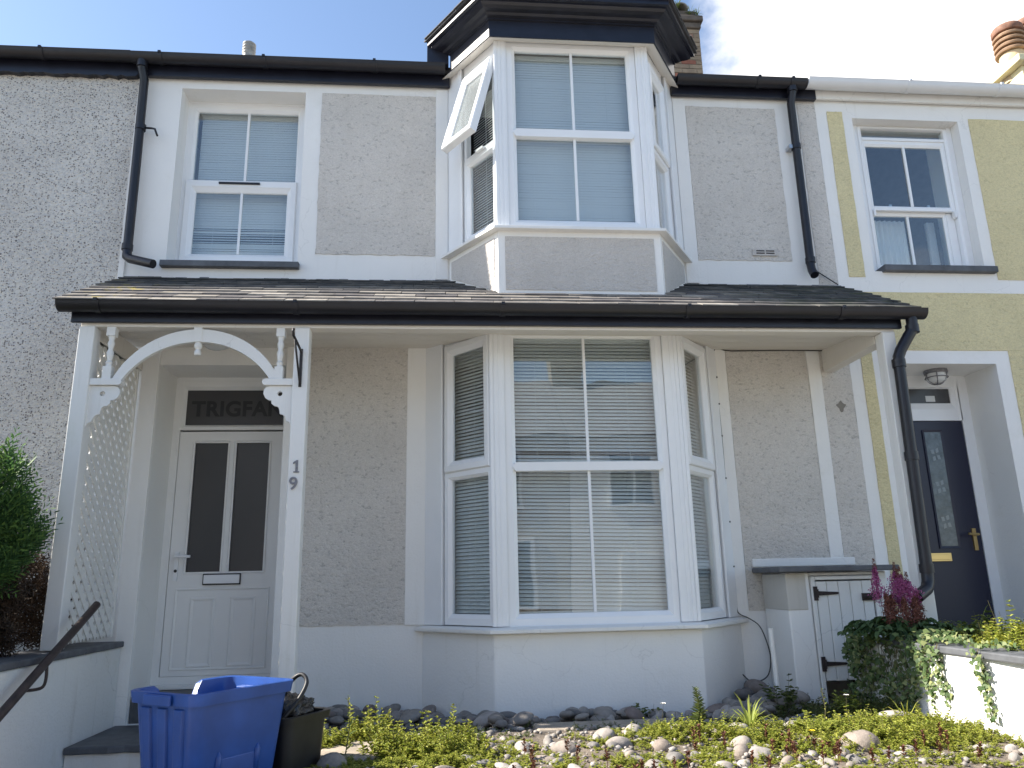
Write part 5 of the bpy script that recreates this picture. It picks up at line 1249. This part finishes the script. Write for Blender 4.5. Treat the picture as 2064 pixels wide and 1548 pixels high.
scatter_cobbles(56, (1.80,2.46), (0.06,0.62), (0.04,0.085), 'stone', SH3, 'shaded cobbles by the meter cupboard', 0.10)
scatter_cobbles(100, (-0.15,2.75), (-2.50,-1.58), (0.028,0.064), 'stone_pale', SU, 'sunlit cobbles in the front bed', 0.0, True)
for (x, y, r, m_, lb) in ((-0.52,-2.06,0.085,'stone','large rounded grey cobble at the front beside the black tub'),(2.07,-2.10,0.10,'stone_pale','large pale angular stone in the weeds right of the fern'),(0.86,-1.70,0.062,'stone_pale','tall pale upright cobble at the edge of the shade below the bay'),
                         (2.62,-1.50,0.11,'stone','brown boulder at the foot of the sunlit wall'),(0.31,-0.72,0.095,'stone','big smooth grey cobble against the left corner of the bay plinth'),(2.20,-0.62,0.12,'stone','largest grey boulder topping the heap by the meter cupboard')):
    cobble(x, y, hgt(x, y)+r*0.22, r, m_, lb, 'large stones')
# fine gravel
gv = []; base = cobble_mesh(99); bv = None
bmq = bmesh.new(); bmesh.ops.create_icosphere(bmq, subdivisions=1, radius=1.0); bv = np.array([v.co[:] for v in bmq.verts]); bf = np.array([[v.index for v in f.verts] for f in bmq.faces]); bmq.free()
Vs, Fs = [], []
for i in range(4200):
    x = rng.uniform(-1.38, 2.86); y = rng.uniform(-2.6, -0.05)
    if y > bayfront(x)-0.03 or (x > 2.5 and y > -0.5): continue
    r = 0.006+0.022*rng.uniform()**2.5; a = rng.uniform(0, 6.28); c, s_ = math.cos(a), math.sin(a)
    v = bv*np.array([1, 0.75, 0.6])*r*rng.uniform(.85, 1.15, size=(len(bv), 1)); v = np.stack([v[:,0]*c-v[:,1]*s_+x, v[:,0]*s_+v[:,1]*c+y, v[:,2]+hgt(x, y)+r*0.3], 1)
    Vs.append(v); Fs.append(bf+len(Vs)*len(bv)-len(bv))
tag(rawpart('gravel', np.concatenate(Vs), np.concatenate(Fs), 'stone_pale', kind='stuff', smooth=True), 'small pebbles and grit scattered over the garden bed', 'gravel')
bpy.data.meshes.remove(base)

# ---- ground-cover weeds
CL = [clump(16, 0.10, 0.09, 0.026, 7) for _ in range(5)]
CS = [clump(9, 0.06, 0.07, 0.020, 5) for _ in range(4)]
def cover(name, spots, mats, label, cat, variants=CL):
    Lm, Sm = [], []
    for (x, y, s, h) in spots:
        lv, stv = variants[rng.integers(len(variants))]; rot = rng.uniform(0, 6.28); z = hgt(x, y) if x < 2.9 else 0.455
        Lm.append(place(lv, x, y, z, s, rot, s*h)); Sm.append(place(stv, x, y, z, s, rot, s*h))
    V1, F1 = cat_mesh(Lm); V2, F2 = cat_mesh(Sm)
    o = rawpart(name, np.concatenate([V1, V2]), np.concatenate([F1, F2+len(V1)]), mats, kind='stuff', mi=np.concatenate([np.zeros(len(F1)), np.ones(len(F2))]))
    return tag(o, label, cat)
def dens(x, y):        # where the mats of weed are thick
    d = 0.22
    for cx, cy, rx, ry, w in ((-0.05,-1.95,0.38,0.3,0.6),(2.45,-1.85,0.45,0.4,0.9),(1.75,-1.9,0.4,0.3,0.55),(1.15,-1.75,0.35,0.15,0.5),(0.5,-2.3,0.5,0.2,0.25),(1.3,-2.35,0.5,0.2,0.3)):
        d += w*math.exp(-(((x-cx)/rx)**2+((y-cy)/ry)**2))
    return min(1, d)
sp = []
while len(sp) < 560:
    x = rng.uniform(-0.62, 2.84); y = rng.uniform(-2.75, -1.50); d_ = dens(x, y)
    if rng.uniform() < d_ and not (-0.60 < x < -0.20 and -2.0 < y < -1.56 and rng.uniform() < 0.9): sp.append((x, y, rng.uniform(0.5, 0.85)*(0.6+0.5*d_), rng.uniform(0.5, 1.1)*(0.25+1.0*d_)))
for (cx, cy, rx, ry, n_, hh) in ((-0.06,-1.85,0.26,0.20,34,1.5),(-0.38,-1.48,0.09,0.08,9,1.6),(-0.60,-1.62,0.10,0.12,8,1.0),(2.45,-1.78,0.32,0.25,34,1.1)):
    for _ in range(n_):
        a_ = rng.uniform(0, 6.28); r_ = rng.uniform(0, 1)**.5; sp.append((cx+rx*r_*math.cos(a_), cy+ry*r_*math.sin(a_), rng.uniform(.7, 1.0), hh*rng.uniform(.7, 1.15)))
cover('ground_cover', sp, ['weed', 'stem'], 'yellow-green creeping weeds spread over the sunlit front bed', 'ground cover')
sp = [(rng.uniform(-0.8, 2.8), rng.uniform(-1.5, -0.75), rng.uniform(0.5, 0.9), rng.uniform(0.4, 0.9)) for _ in range(150)]
sp = [s for s in sp if s[1] < bayfront(s[0])-0.12]+[(rng.uniform(2.2, 2.86), rng.uniform(-1.35, -0.65), rng.uniform(0.7, 1.2), rng.uniform(0.5, 1.2)) for _ in range(60)]
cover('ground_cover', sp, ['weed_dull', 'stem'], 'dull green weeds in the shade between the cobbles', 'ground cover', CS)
sp = [(rng.uniform(3.12, 3.82), rng.uniform(-2.7, -0.75), rng.uniform(0.8, 1.3), rng.uniform(0.6, 1.2)) for _ in range(150)]
cover('ground_cover', sp, ['weed', 'stem'], 'bright yellow-green plants filling the raised bed by the navy door', 'ground cover')
# dry red flower spikes
mbr = []
for i in range(46):
    x = rng.uniform(0.2, 2.6); y = rng.uniform(-2.65, -2.0); h = rng.uniform(0.05, 0.11); z = hgt(x, y); n = 26
    t = rng.uniform(0.35, 1, n); az = rng.uniform(0, 6.28, n)
    Pp = np.stack([np.full(n, x)+0.004*rng.normal(size=n), np.full(n, y), z+h*t], 1); Dd = np.stack([np.cos(az), np.sin(az), np.full(n, 0.9)], 1)
    mbr.append(leaf_quads(Pp, Dd, np.tile([[0.1, 0, 1.0]], (n, 1)), np.full(n, 0.016), np.full(n, 0.011))); mbr.append(strips([[(x, y, z), (x, y, z+h)]], 0.0022))
V, F = cat_mesh(mbr); tag(rawpart('dried_flowers', V, F, 'red', kind='stuff'), 'short red-brown dried flower spikes among the front cobbles', 'dried flowers')

def plant(name, loc, label, cat, leaf, lm, stem=None, leafname='foliage', group=None, sm='stem'):
    t = thing(name, loc, label, cat, group); rawpart(leafname, leaf[0], leaf[1], lm, t)
    if stem is not None: rawpart('stem', stem[0], stem[1], sm, t)
    return t
def spire(x, y, h, n, leaf, rbase, seed=0):
    z = hgt(x, y); LP, LD, LL = [], [], []
    for i in range(n):
        t = (i+0.5)/n; az = i*2.4+rng.uniform(-.3,.3); r = rbase*(1-t)**0.8; p = np.array([x+0.02*math.sin(3*t), y, z+h*t])
        LP.append(p); LD.append([math.cos(az), math.sin(az), 0.35+0.5*t]); LL.append(leaf*(1.15-0.8*t)*rng.uniform(.8,1.2))
    LL = np.array(LL); return leaf_quads(LP, LD, np.tile([[0, 0, 1.0]], (n, 1)), LL, LL*0.30), strips([[(x, y, z), (x+0.02, y, z+h*0.5), (x+0.01, y, z+h)]], 0.004)
a, b = spire(1.39,-1.66,0.22,120,0.06,0.05); plant('tall_weed', (1.39,-1.60,0.09), 'upright grey-green spire weed in front of the bay plinth', 'weed', a, 'weed_dull', b)
a, b = spire(-0.48,-1.92,0.30,22,0.05,0.04); plant('tall_weed', (-0.48,-1.92,0.09), 'thin leggy weed standing at the corner of the black tub', 'weed', a, 'weed_dull', b)
a, b = spire(2.13,-1.62,0.22,14,0.035,0.03); plant('tall_weed', (2.13,-1.62,0.09), 'slender seed stalk rising behind the fern', 'weed', a, 'weed', b)
def grass_tuft(x, y, n, L):
    z = hgt(x, y); Vs, Fs, o = [], [], 0
    for i in range(n):
        az = rng.uniform(0, 6.28); l = L*rng.uniform(.6, 1.1); w = 0.006; d = np.array([math.cos(az), math.sin(az)]); s_ = np.array([-d[1], d[0]])*w
        pts = [(0, 0), (0.35*l, 0.42*l), (0.7*l, 0.55*l), (l, 0.42*l)] if rng.uniform() < .6 else [(0, 0), (0.2*l, 0.5*l), (0.4*l, 0.8*l), (0.6*l, 0.95*l)]
        v = []
        for k, (r, h) in enumerate(pts):
            ww = (1-k/3.2); v += [[x+d[0]*r+s_[0]*ww, y+d[1]*r+s_[1]*ww, z+h], [x+d[0]*r-s_[0]*ww, y+d[1]*r-s_[1]*ww, z+h]]
        Vs.append(np.array(v)); Fs.append(np.array([[2*k, 2*k+2, 2*k+3, 2*k+1] for k in range(3)])+o); o += 8
    return np.concatenate(Vs), np.concatenate(Fs)
plant('grass_tuft', (1.68,-1.68,0.09), 'arching tuft of strappy grass beside the fern', 'grass', grass_tuft(1.68,-1.68,46,0.19), 'fern', None, 'blades')
plant('grass_tuft', (2.62,-1.62,0.09), 'smaller grass tuft at the right edge of the weeds by the sunlit wall', 'grass', grass_tuft(2.62,-1.62,18,0.16), 'weed', None, 'blades')
def fern(x, y, z, n, L):
    Vs = []; st = []
    for i in range(n):
        az = rng.uniform(0, 6.28); l = L*rng.uniform(.7, 1.1); d = np.array([math.cos(az), math.sin(az), 0]); pp = []
        up = rng.uniform(.6, 1.1)
        for t in np.linspace(0, 1, 16): pp.append(np.array([x, y, z])+d*l*t*0.75+np.array([0, 0, 1])*l*up*(t-0.45*t*t))
        st.append(pp); LP, LD, LL = [], [], []
        for k in range(2, 16):
            tt = k/15; tang = pp[k]-pp[k-1]; tang /= np.linalg.norm(tang); sd = np.cross(tang, [0, 0, 1]); sd /= np.linalg.norm(sd)
            for sg in (-1, 1): LP.append(pp[k]); LD.append(sd*sg+tang*0.45); LL.append(0.058*(math.sin(math.pi*min(1, 0.15+tt*0.9))**0.7+0.15)*l/0.22)
        LL = np.array(LL); Vs.append(leaf_quads(LP, LD, np.tile([[0, 0, 1.0]], (len(LP), 1))+0.05*rng.normal(size=(len(LP), 3)), LL, LL*0.32, 0.05))
    return cat_mesh(Vs), strips(st, 0.002)
a, b = fern(1.98,-1.80,0.09,10,0.17); plant('fern', (1.98,-1.80,0.09), 'yellow-green fern with feathery fronds among the cobbles', 'fern', a, 'fern', b, 'fronds')
a, b = fern(2.36,-1.66,0.09,5,0.12); plant('fern', (2.36,-1.66,0.09), 'small young fern right of the bigger one', 'fern', a, 'fern', b, 'fronds')
# small shaded weeds with round leaves by the heap
for (x, y, lb) in ((2.32,-0.72,'dark leafy weed sprouting on the cobble heap by the meter cupboard'),(1.32,-0.72,'small dark weed at the vent under the bay plinth'),(2.52,-1.15,'low bright green mallow in the shade by the ivy')):
    lv, sv = clump(14, 0.13, 0.10, 0.045, 4); m_ = 'weed_dull' if 'mallow' not in lb else 'fern'
    z = hgt(x, y)+(0.06 if x == 2.32 else 0); plant('leafy_weed', (x,y,z), lb, 'weed', place(lv,x,y,z), m_, place(sv,x,y,z))
for (x, y, h, pm, lb) in ((1.22,-1.62,0.14,'petal','single small white flower on a thin stem below the bay'),(2.28,-1.62,0.18,'petal','small white flower leaning beside the fern'),(1.80,-2.18,0.10,'petal_y','tiny yellow flower among the front weeds')):
    z = hgt(x, y); t = thing('wild_flower', (x,y,z), lb, 'flower'); n = 6; az = np.arange(n)*1.047
    V, F = leaf_quads(np.tile([[x, y, z+h]], (n, 1)), np.stack([np.cos(az), np.sin(az), 0*az+.3], 1), np.tile([[0, 0, 1.]], (n, 1)), np.full(n, .018), np.full(n, .014)); rawpart('petals', V, F, pm, t)
    V, F = strips([[(x-.02, y, z), (x-.01, y, z+h*.5), (x, y, z+h)]], 0.0018); rawpart('stem', V, F, 'stem', t)

# ---- astilbe
t = thing('astilbe', (2.98,-1.02,0.46), 'astilbe with pink plumes fading to brown over dark leaves by the downpipe', 'flowering plant')
Pk, Pb, stp = [], [], []
for (x, y, ztop, h, pw, faded) in ((2.845,-1.10,0.955,0.24,0.060,False),(2.995,-1.08,0.93,0.26,0.115,False),(3.015,-1.10,0.90,0.24,0.125,False),(2.985,-1.12,0.885,0.22,0.12,False),(3.045,-1.12,0.87,0.22,0.10,False),(2.87,-1.15,0.79,0.20,0.05,True),(2.97,-1.18,0.76,0.20,0.06,True),(3.04,-1.18,0.77,0.20,0.06,True),(3.11,-1.10,0.79,0.2,0.05,True),(2.91,-1.14,0.78,0.2,0.06,True)):
    stp.append([(2.92,-1.05,0.46), ((x+2.92)/2,(y-1.05)/2,0.6), (x,y,ztop)])
    n = 800; tt = rng.uniform(0, 1, n)**0.8; br = rng.uniform(0, 1, n)
    az = np.floor(rng.uniform(0, 9, n))*0.698+np.floor(tt*9)*0.5; rad = pw*(1-tt)**0.9*br
    Pp = np.stack([x+rad*np.cos(az), y+rad*np.sin(az), ztop-h*(1-tt)+rad*1.1], 1)+0.004*rng.normal(size=(n, 3))
    V, F = leaf_quads(Pp, rnd_unit(n, -1)+np.array([0, 0, .3]), rnd_unit(n, -1), np.full(n, .013), np.full(n, .008))
    tipm = (tt > 0.80)
    (Pb if faded else Pk).append((V, F))
    if not faded:
        m = 90; t2 = rng.uniform(0.0, 1, m); a2 = rng.uniform(0, 6.28, m); rr2 = 0.012*(1-t2)
        Pb.append(leaf_quads(np.stack([x+rr2*np.cos(a2), y+rr2*np.sin(a2), ztop-0.01+0.07*t2], 1), np.stack([np.cos(a2), np.sin(a2), 0*a2+.8], 1), np.tile([[0.1, 0, 1.]], (m, 1)), np.full(m, .011), np.full(m, .006)))
V, F = cat_mesh(Pk); rawpart('plume', V, F, 'pink', t); V, F = cat_mesh(Pb); rawpart('plume', V, F, 'plume_brown', t).__setitem__('label', 'faded brown plumes')
V, F = strips(stp, 0.0035); rawpart('stem', V, F, 'stem', t)
LP, LD, LL = [], [], []
for i in range(30):
    az = rng.uniform(0, 6.28); l = rng.uniform(0.14, 0.38); d = np.array([math.cos(az), math.sin(az)*0.7, 0]); hh_ = rng.uniform(.28, .50); b0 = np.array([2.97, -1.08, 0.47])
    for k in range(3, 9):
        tt = k/8; p = b0+d*l*tt+np.array([0, 0, hh_*tt-0.9*hh_*tt*tt*.8+rng.uniform(-.01, .01)]); tang = d+np.array([0, 0, .24-.4*tt]); sd = np.array([-d[1], d[0], 0])
        for sg in (-1, 0, 1):
            LP.append(p); LD.append(tang*0.6+sd*sg+np.array([0, 0, -.15])); LL.append(rng.uniform(.045, .085))
LL = np.array(LL); V, F = leaf_quads(LP, LD, np.tile([[0, 0, 1.]], (len(LP), 1))+.3*rng.normal(size=(len(LP), 3)), LL, LL*.5); rawpart('foliage', V, F, 'astil_leaf', t)

# ---- ivy: big dark clump at the head of the wall, trails over the sunlit face
def ivy_leaves(P, Nn, s):
    """five-pointed leaves as fans of quads: two quads per leaf, wide and notched."""
    n = len(P); Nn = Nn/np.linalg.norm(Nn, axis=1, keepdims=True); dn = np.array([[0, 0, -1.]])+.6*rng.normal(size=(n, 3)); dn -= Nn*np.sum(dn*Nn, 1, keepdims=True); dn /= np.linalg.norm(dn, axis=1, keepdims=True)
    sd = np.cross(Nn, dn); s = s[:, None]
    b = P-dn*s*.25; tip = P+dn*s*.75; l1 = P+sd*s*.60+dn*s*.02-Nn*s*.1; l2 = P+sd*s*.30+dn*s*.35+Nn*s*.05; r1 = P-sd*s*.60+dn*s*.02-Nn*s*.1; r2 = P-sd*s*.30+dn*s*.35+Nn*s*.05
    V = np.stack([b, l1, l2, tip, r2, r1], 1).reshape(-1, 3); k = np.arange(n)[:, None]*6
    return V, np.concatenate([k+np.array([[0, 1, 2, 3]]), k+np.array([[0, 3, 4, 5]])], 0)
t = thing('ivy', (2.85,-0.95,0.0), 'dark mound of ivy spilling over the shaded end of the white wall', 'ivy', 'ivy on the garden wall')
n = 2300; uz = rng.uniform(0, 1, n); y = -0.66-0.80*rng.uniform(0, 1, n)**1.2; z = 0.03+0.50*uz
lump = 0.65+0.30*np.sin(9*y+5*z)+0.25*np.sin(17*z-8*y+1.0)+0.15*np.sin(31*y+23*z)
keep = (y > -1.30+0.55*(0.5-np.abs(uz-0.45))*0-0.25*uz+0.0)
x = 2.88-rng.uniform(0, 1, n)**0.6*lump*(0.115*np.sin(np.pi*np.clip(0.15+0.75*uz, 0, 1))*np.clip((y+1.5)/0.5, 0.12, 1))
keep &= rng.uniform(0, 1, n) < np.clip(0.15+lump*0.6, 0, 1)**1.3
P = np.stack([x, y, z], 1)[keep]; Nn = np.tile([[-1, -.5, .35]], (len(P), 1))+.55*rng.normal(size=(len(P), 3)); V, F = ivy_leaves(P, Nn, rng.uniform(.018, .042, len(P)))
n2 = 520; P2 = np.stack([rng.uniform(2.80, 3.25, n2), rng.uniform(-1.55, -0.62, n2), 0.50+rng.uniform(-.02, .09, n2)], 1); V2, F2 = ivy_leaves(P2, np.tile([[-.2, -.4, 1]], (n2, 1))+.5*rng.normal(size=(n2, 3)), rng.uniform(.02, .045, n2))
V, F = cat_mesh([(V, F), (V2, F2)]); rawpart('foliage', V, F, 'ivy', t)
st = []
for i in range(26):
    yy = rng.uniform(-1.35, -0.7); pts = [(3.0, yy, 0.50), (2.87, yy, 0.50)]
    for q in range(6): pts.append((2.875-rng.uniform(0, .05), pts[-1][1]+rng.uniform(-.03, .03), 0.46-0.07*q))
    st.append(pts)
V, F = strips(st, 0.003); rawpart('stem', V, F, 'stem', t)
def trail(yc, zlen, wid, n, label):
    t = thing('ivy', (2.88, yc, 0.45), label, 'ivy', 'ivy on the garden wall'); P, st = [], []
    for q in range(max(3, int(wid/0.03))):
        y0 = yc+rng.uniform(-wid, wid)/2; L = zlen*rng.uniform(.5, 1); pts = [(3.05, y0, .515), (2.875, y0, .52), (2.862, y0, .49)]
        for k in range(8): pts.append((xf(y0)-.018-rng.uniform(0, .012), pts[-1][1]+rng.uniform(-.014, .014), .47-L*(k+1)/8))
        st.append(pts)
        for i in range(n):
            s_ = rng.uniform(0, 1)**1.3; k = 2+s_*8; a, b = pts[int(k)], pts[min(int(k)+1, 10)]; f = k-int(k); p = np.array(a)*(1-f)+np.array(b)*f
            P.append(p+np.array([-rng.uniform(.0, .035)*(1.2-s_), rng.normal()*.022, rng.normal()*.015]))
        for i in range(n//2): P.append(np.array([rng.uniform(2.86, 3.08), y0+rng.normal()*.05, .525+rng.uniform(0, .035)]))
    P = np.array(P); V, F = ivy_leaves(P, np.tile([[-1, -.4, .3]], (len(P), 1))+.45*rng.normal(size=(len(P), 3)), rng.uniform(.016, .034, len(P))); rawpart('foliage', V, F, 'ivy', t)
    V, F = strips(st, .0022); rawpart('stem', V, F, 'stem', t)
trail(-1.52, 0.36, 0.20, 34, 'broad sunlit trail of ivy hanging down the middle of the white wall')
trail(-1.98, 0.34, 0.06, 34, 'narrow thin trail of ivy on the white wall at the right')

# raised bed plants by the navy door
lv, sv = clump(22, 0.16, 0.13, 0.060, 6); x, y = 3.42, -1.25
plant('leafy_plant', (x,y,.455), 'crinkled grey-green sage plant in the raised bed before the navy door', 'plant', place(lv,x,y,.455), 'weed_dull', place(sv,x,y,.455))
def grass_at(x, y, z, n, L, w=.012):
    V, F = grass_tuft(0, 0, n, L); V = V-np.array([0, 0, hgt(0, 0)])+np.array([x, y, z]); return V, F
plant('strappy_plant', (3.62,-0.9,.455), 'few arching strap leaves before the navy door', 'plant', grass_at(3.62,-.9,.455,9,.30), 'fern', None, 'blades')
lv, sv = clump(26, 0.30, 0.22, 0.085, 7); x, y = 3.86, -1.95
plant('leafy_plant', (x,y,.455), 'large leaved green plant at the right edge of the raised bed', 'plant', place(lv,x,y,.455), 'ivy', place(sv,x,y,.455))
lv, sv = clump(24, 0.26, 0.15, 0.04, 8); x, y = 3.40, -1.55
plant('leafy_plant', (x,y,.455), 'bushy yellow-green plant in the middle of the raised bed', 'plant', place(lv,x,y,.455), 'weed', place(sv,x,y,.455))
# fern tufts on the brick chimney
Pq = []; 
for (x, y, z) in ((3.60,3.68,zt+.34),(3.78,3.66,zt+.22),(3.90,3.66,zt+.20)):
    V, F = grass_tuft(0, 0, 24, 0.14); Pq.append((V-np.array([0, 0, hgt(0, 0)])+np.array([x, y, z]), F))
V, F = cat_mesh(Pq); tag(rawpart('chimney_weeds', V, F, 'weed_dull', kind=None), 'tufts of grass and weeds growing on the brick chimney top', 'weeds')

# ---- conifer beside the porch
def conifer():
    t = thing('conifer', (-2.95,-1.15,.5), 'bushy green conifer with brown lower growth beside the porch', 'tree', 'conifers by the left garden wall')
    mb = MB(); mb.tube([(-2.95,-1.15,.45),(-2.93,-1.13,.9),(-2.95,-1.15,1.5)], [.05,.035,.015], 8)
    sprG, sprB = [], []
    cl = [(-2.70,-1.20,1.42,.17,.30),(-2.95,-1.15,1.50,.20,.32),(-2.62,-1.15,1.22,.15,.22),(-2.85,-1.30,1.28,.25,.25),(-3.15,-1.2,1.45,.25,.30),(-2.72,-1.25,1.05,.20,.22),(-3.0,-1.35,1.05,.28,.25),(-3.3,-1.3,1.2,.28,.3)]
    for (cx, cy, cz, r, hh) in cl:
        mb.tube([(-2.94,-1.14,.8),((cx-2.94)/2,(cy-1.14)/2,(cz+.8)/2-.03),(cx,cy,cz)], [.018,.012,.005], 6)
        for i in range(420):
            d = rng.normal(size=3); d /= np.linalg.norm(d); p = np.array([cx, cy, cz])+d*np.array([r, r*.9, hh])*rng.uniform(.45, 1.0)**.5; L = rng.uniform(.08, .17)*(1.5 if rng.uniform() < .15 else 1)
            ax = d*np.array([.7, .7, .2])+np.array([0, 0, .85])+.25*rng.normal(size=3); ax /= np.linalg.norm(ax)
            k = 9; tt = np.linspace(0, 1, k); pp = p[None]+ax[None]*L*tt[:, None]; side = np.cross(ax, rng.normal(size=3)); side /= np.linalg.norm(side)
            sg = np.where(np.arange(k) % 2, 1, -1)[:, None]; sprG.append(leaf_quads(pp, ax[None]*.9+side[None]*sg*.8, np.tile(np.cross(ax, side)[None], (k, 1)), L*.42*(1.1-.7*tt), np.full(k, .011), .05))
    for (cx, cy, cz, r, hh) in ((-2.72,-1.2,.80,.22,.24),(-2.68,-1.15,.66,.2,.12),(-2.74,-.55,.85,.2,.3),(-2.72,-.35,.8,.15,.25),(-2.75,-.8,1.0,.2,.3),(-3.0,-1.4,.66,.35,.15),(-3.0,-1.3,.80,.3,.25),(-2.66,-1.1,.95,.16,.2),(-3.3,-1.35,.85,.3,.3),(-2.85,-1.2,1.0,.2,.2)):
        for i in range(330):
            d = rng.normal(size=3); d /= np.linalg.norm(d); p = np.array([cx, cy, cz])+d*np.array([r, r, hh])*rng.uniform(.3, 1)**.5; L = rng.uniform(.07, .14); ax = rng.normal(size=3)+np.array([0, 0, .3]); ax /= np.linalg.norm(ax)
            k = 8; tt = np.linspace(0, 1, k); pp = p[None]+ax[None]*L*tt[:, None]; side = np.cross(ax, rng.normal(size=3)); side /= np.linalg.norm(side); sg = np.where(np.arange(k) % 2, 1, -1)[:, None]
            sprB.append(leaf_quads(pp, ax[None]+side[None]*sg, np.tile(np.cross(ax, side)[None], (k, 1)), L*.4*(1.1-.6*tt), np.full(k, .010), .05))
    part('trunk', mb, 'bark', t, smooth=True); V, F = cat_mesh(sprG); rawpart('crown', V, F, 'conifer', t); V, F = cat_mesh(sprB); rawpart('lower_growth', V, F, 'conifer_in', t); return t
c0 = conifer()
c1 = c0.copy(); COL.objects.link(c1); c1.location = (-3.22,-2.55,.5); c1.rotation_euler = (0,0,2.1); c1.scale = (1.25,1.25,1.45); c1['label'] = 'second conifer nearer the street, casting shade across the steps'
for ch in c0.children:
    d_ = ch.copy(); COL.objects.link(d_); d_.parent = c1
print('objects', len(bpy.data.objects))
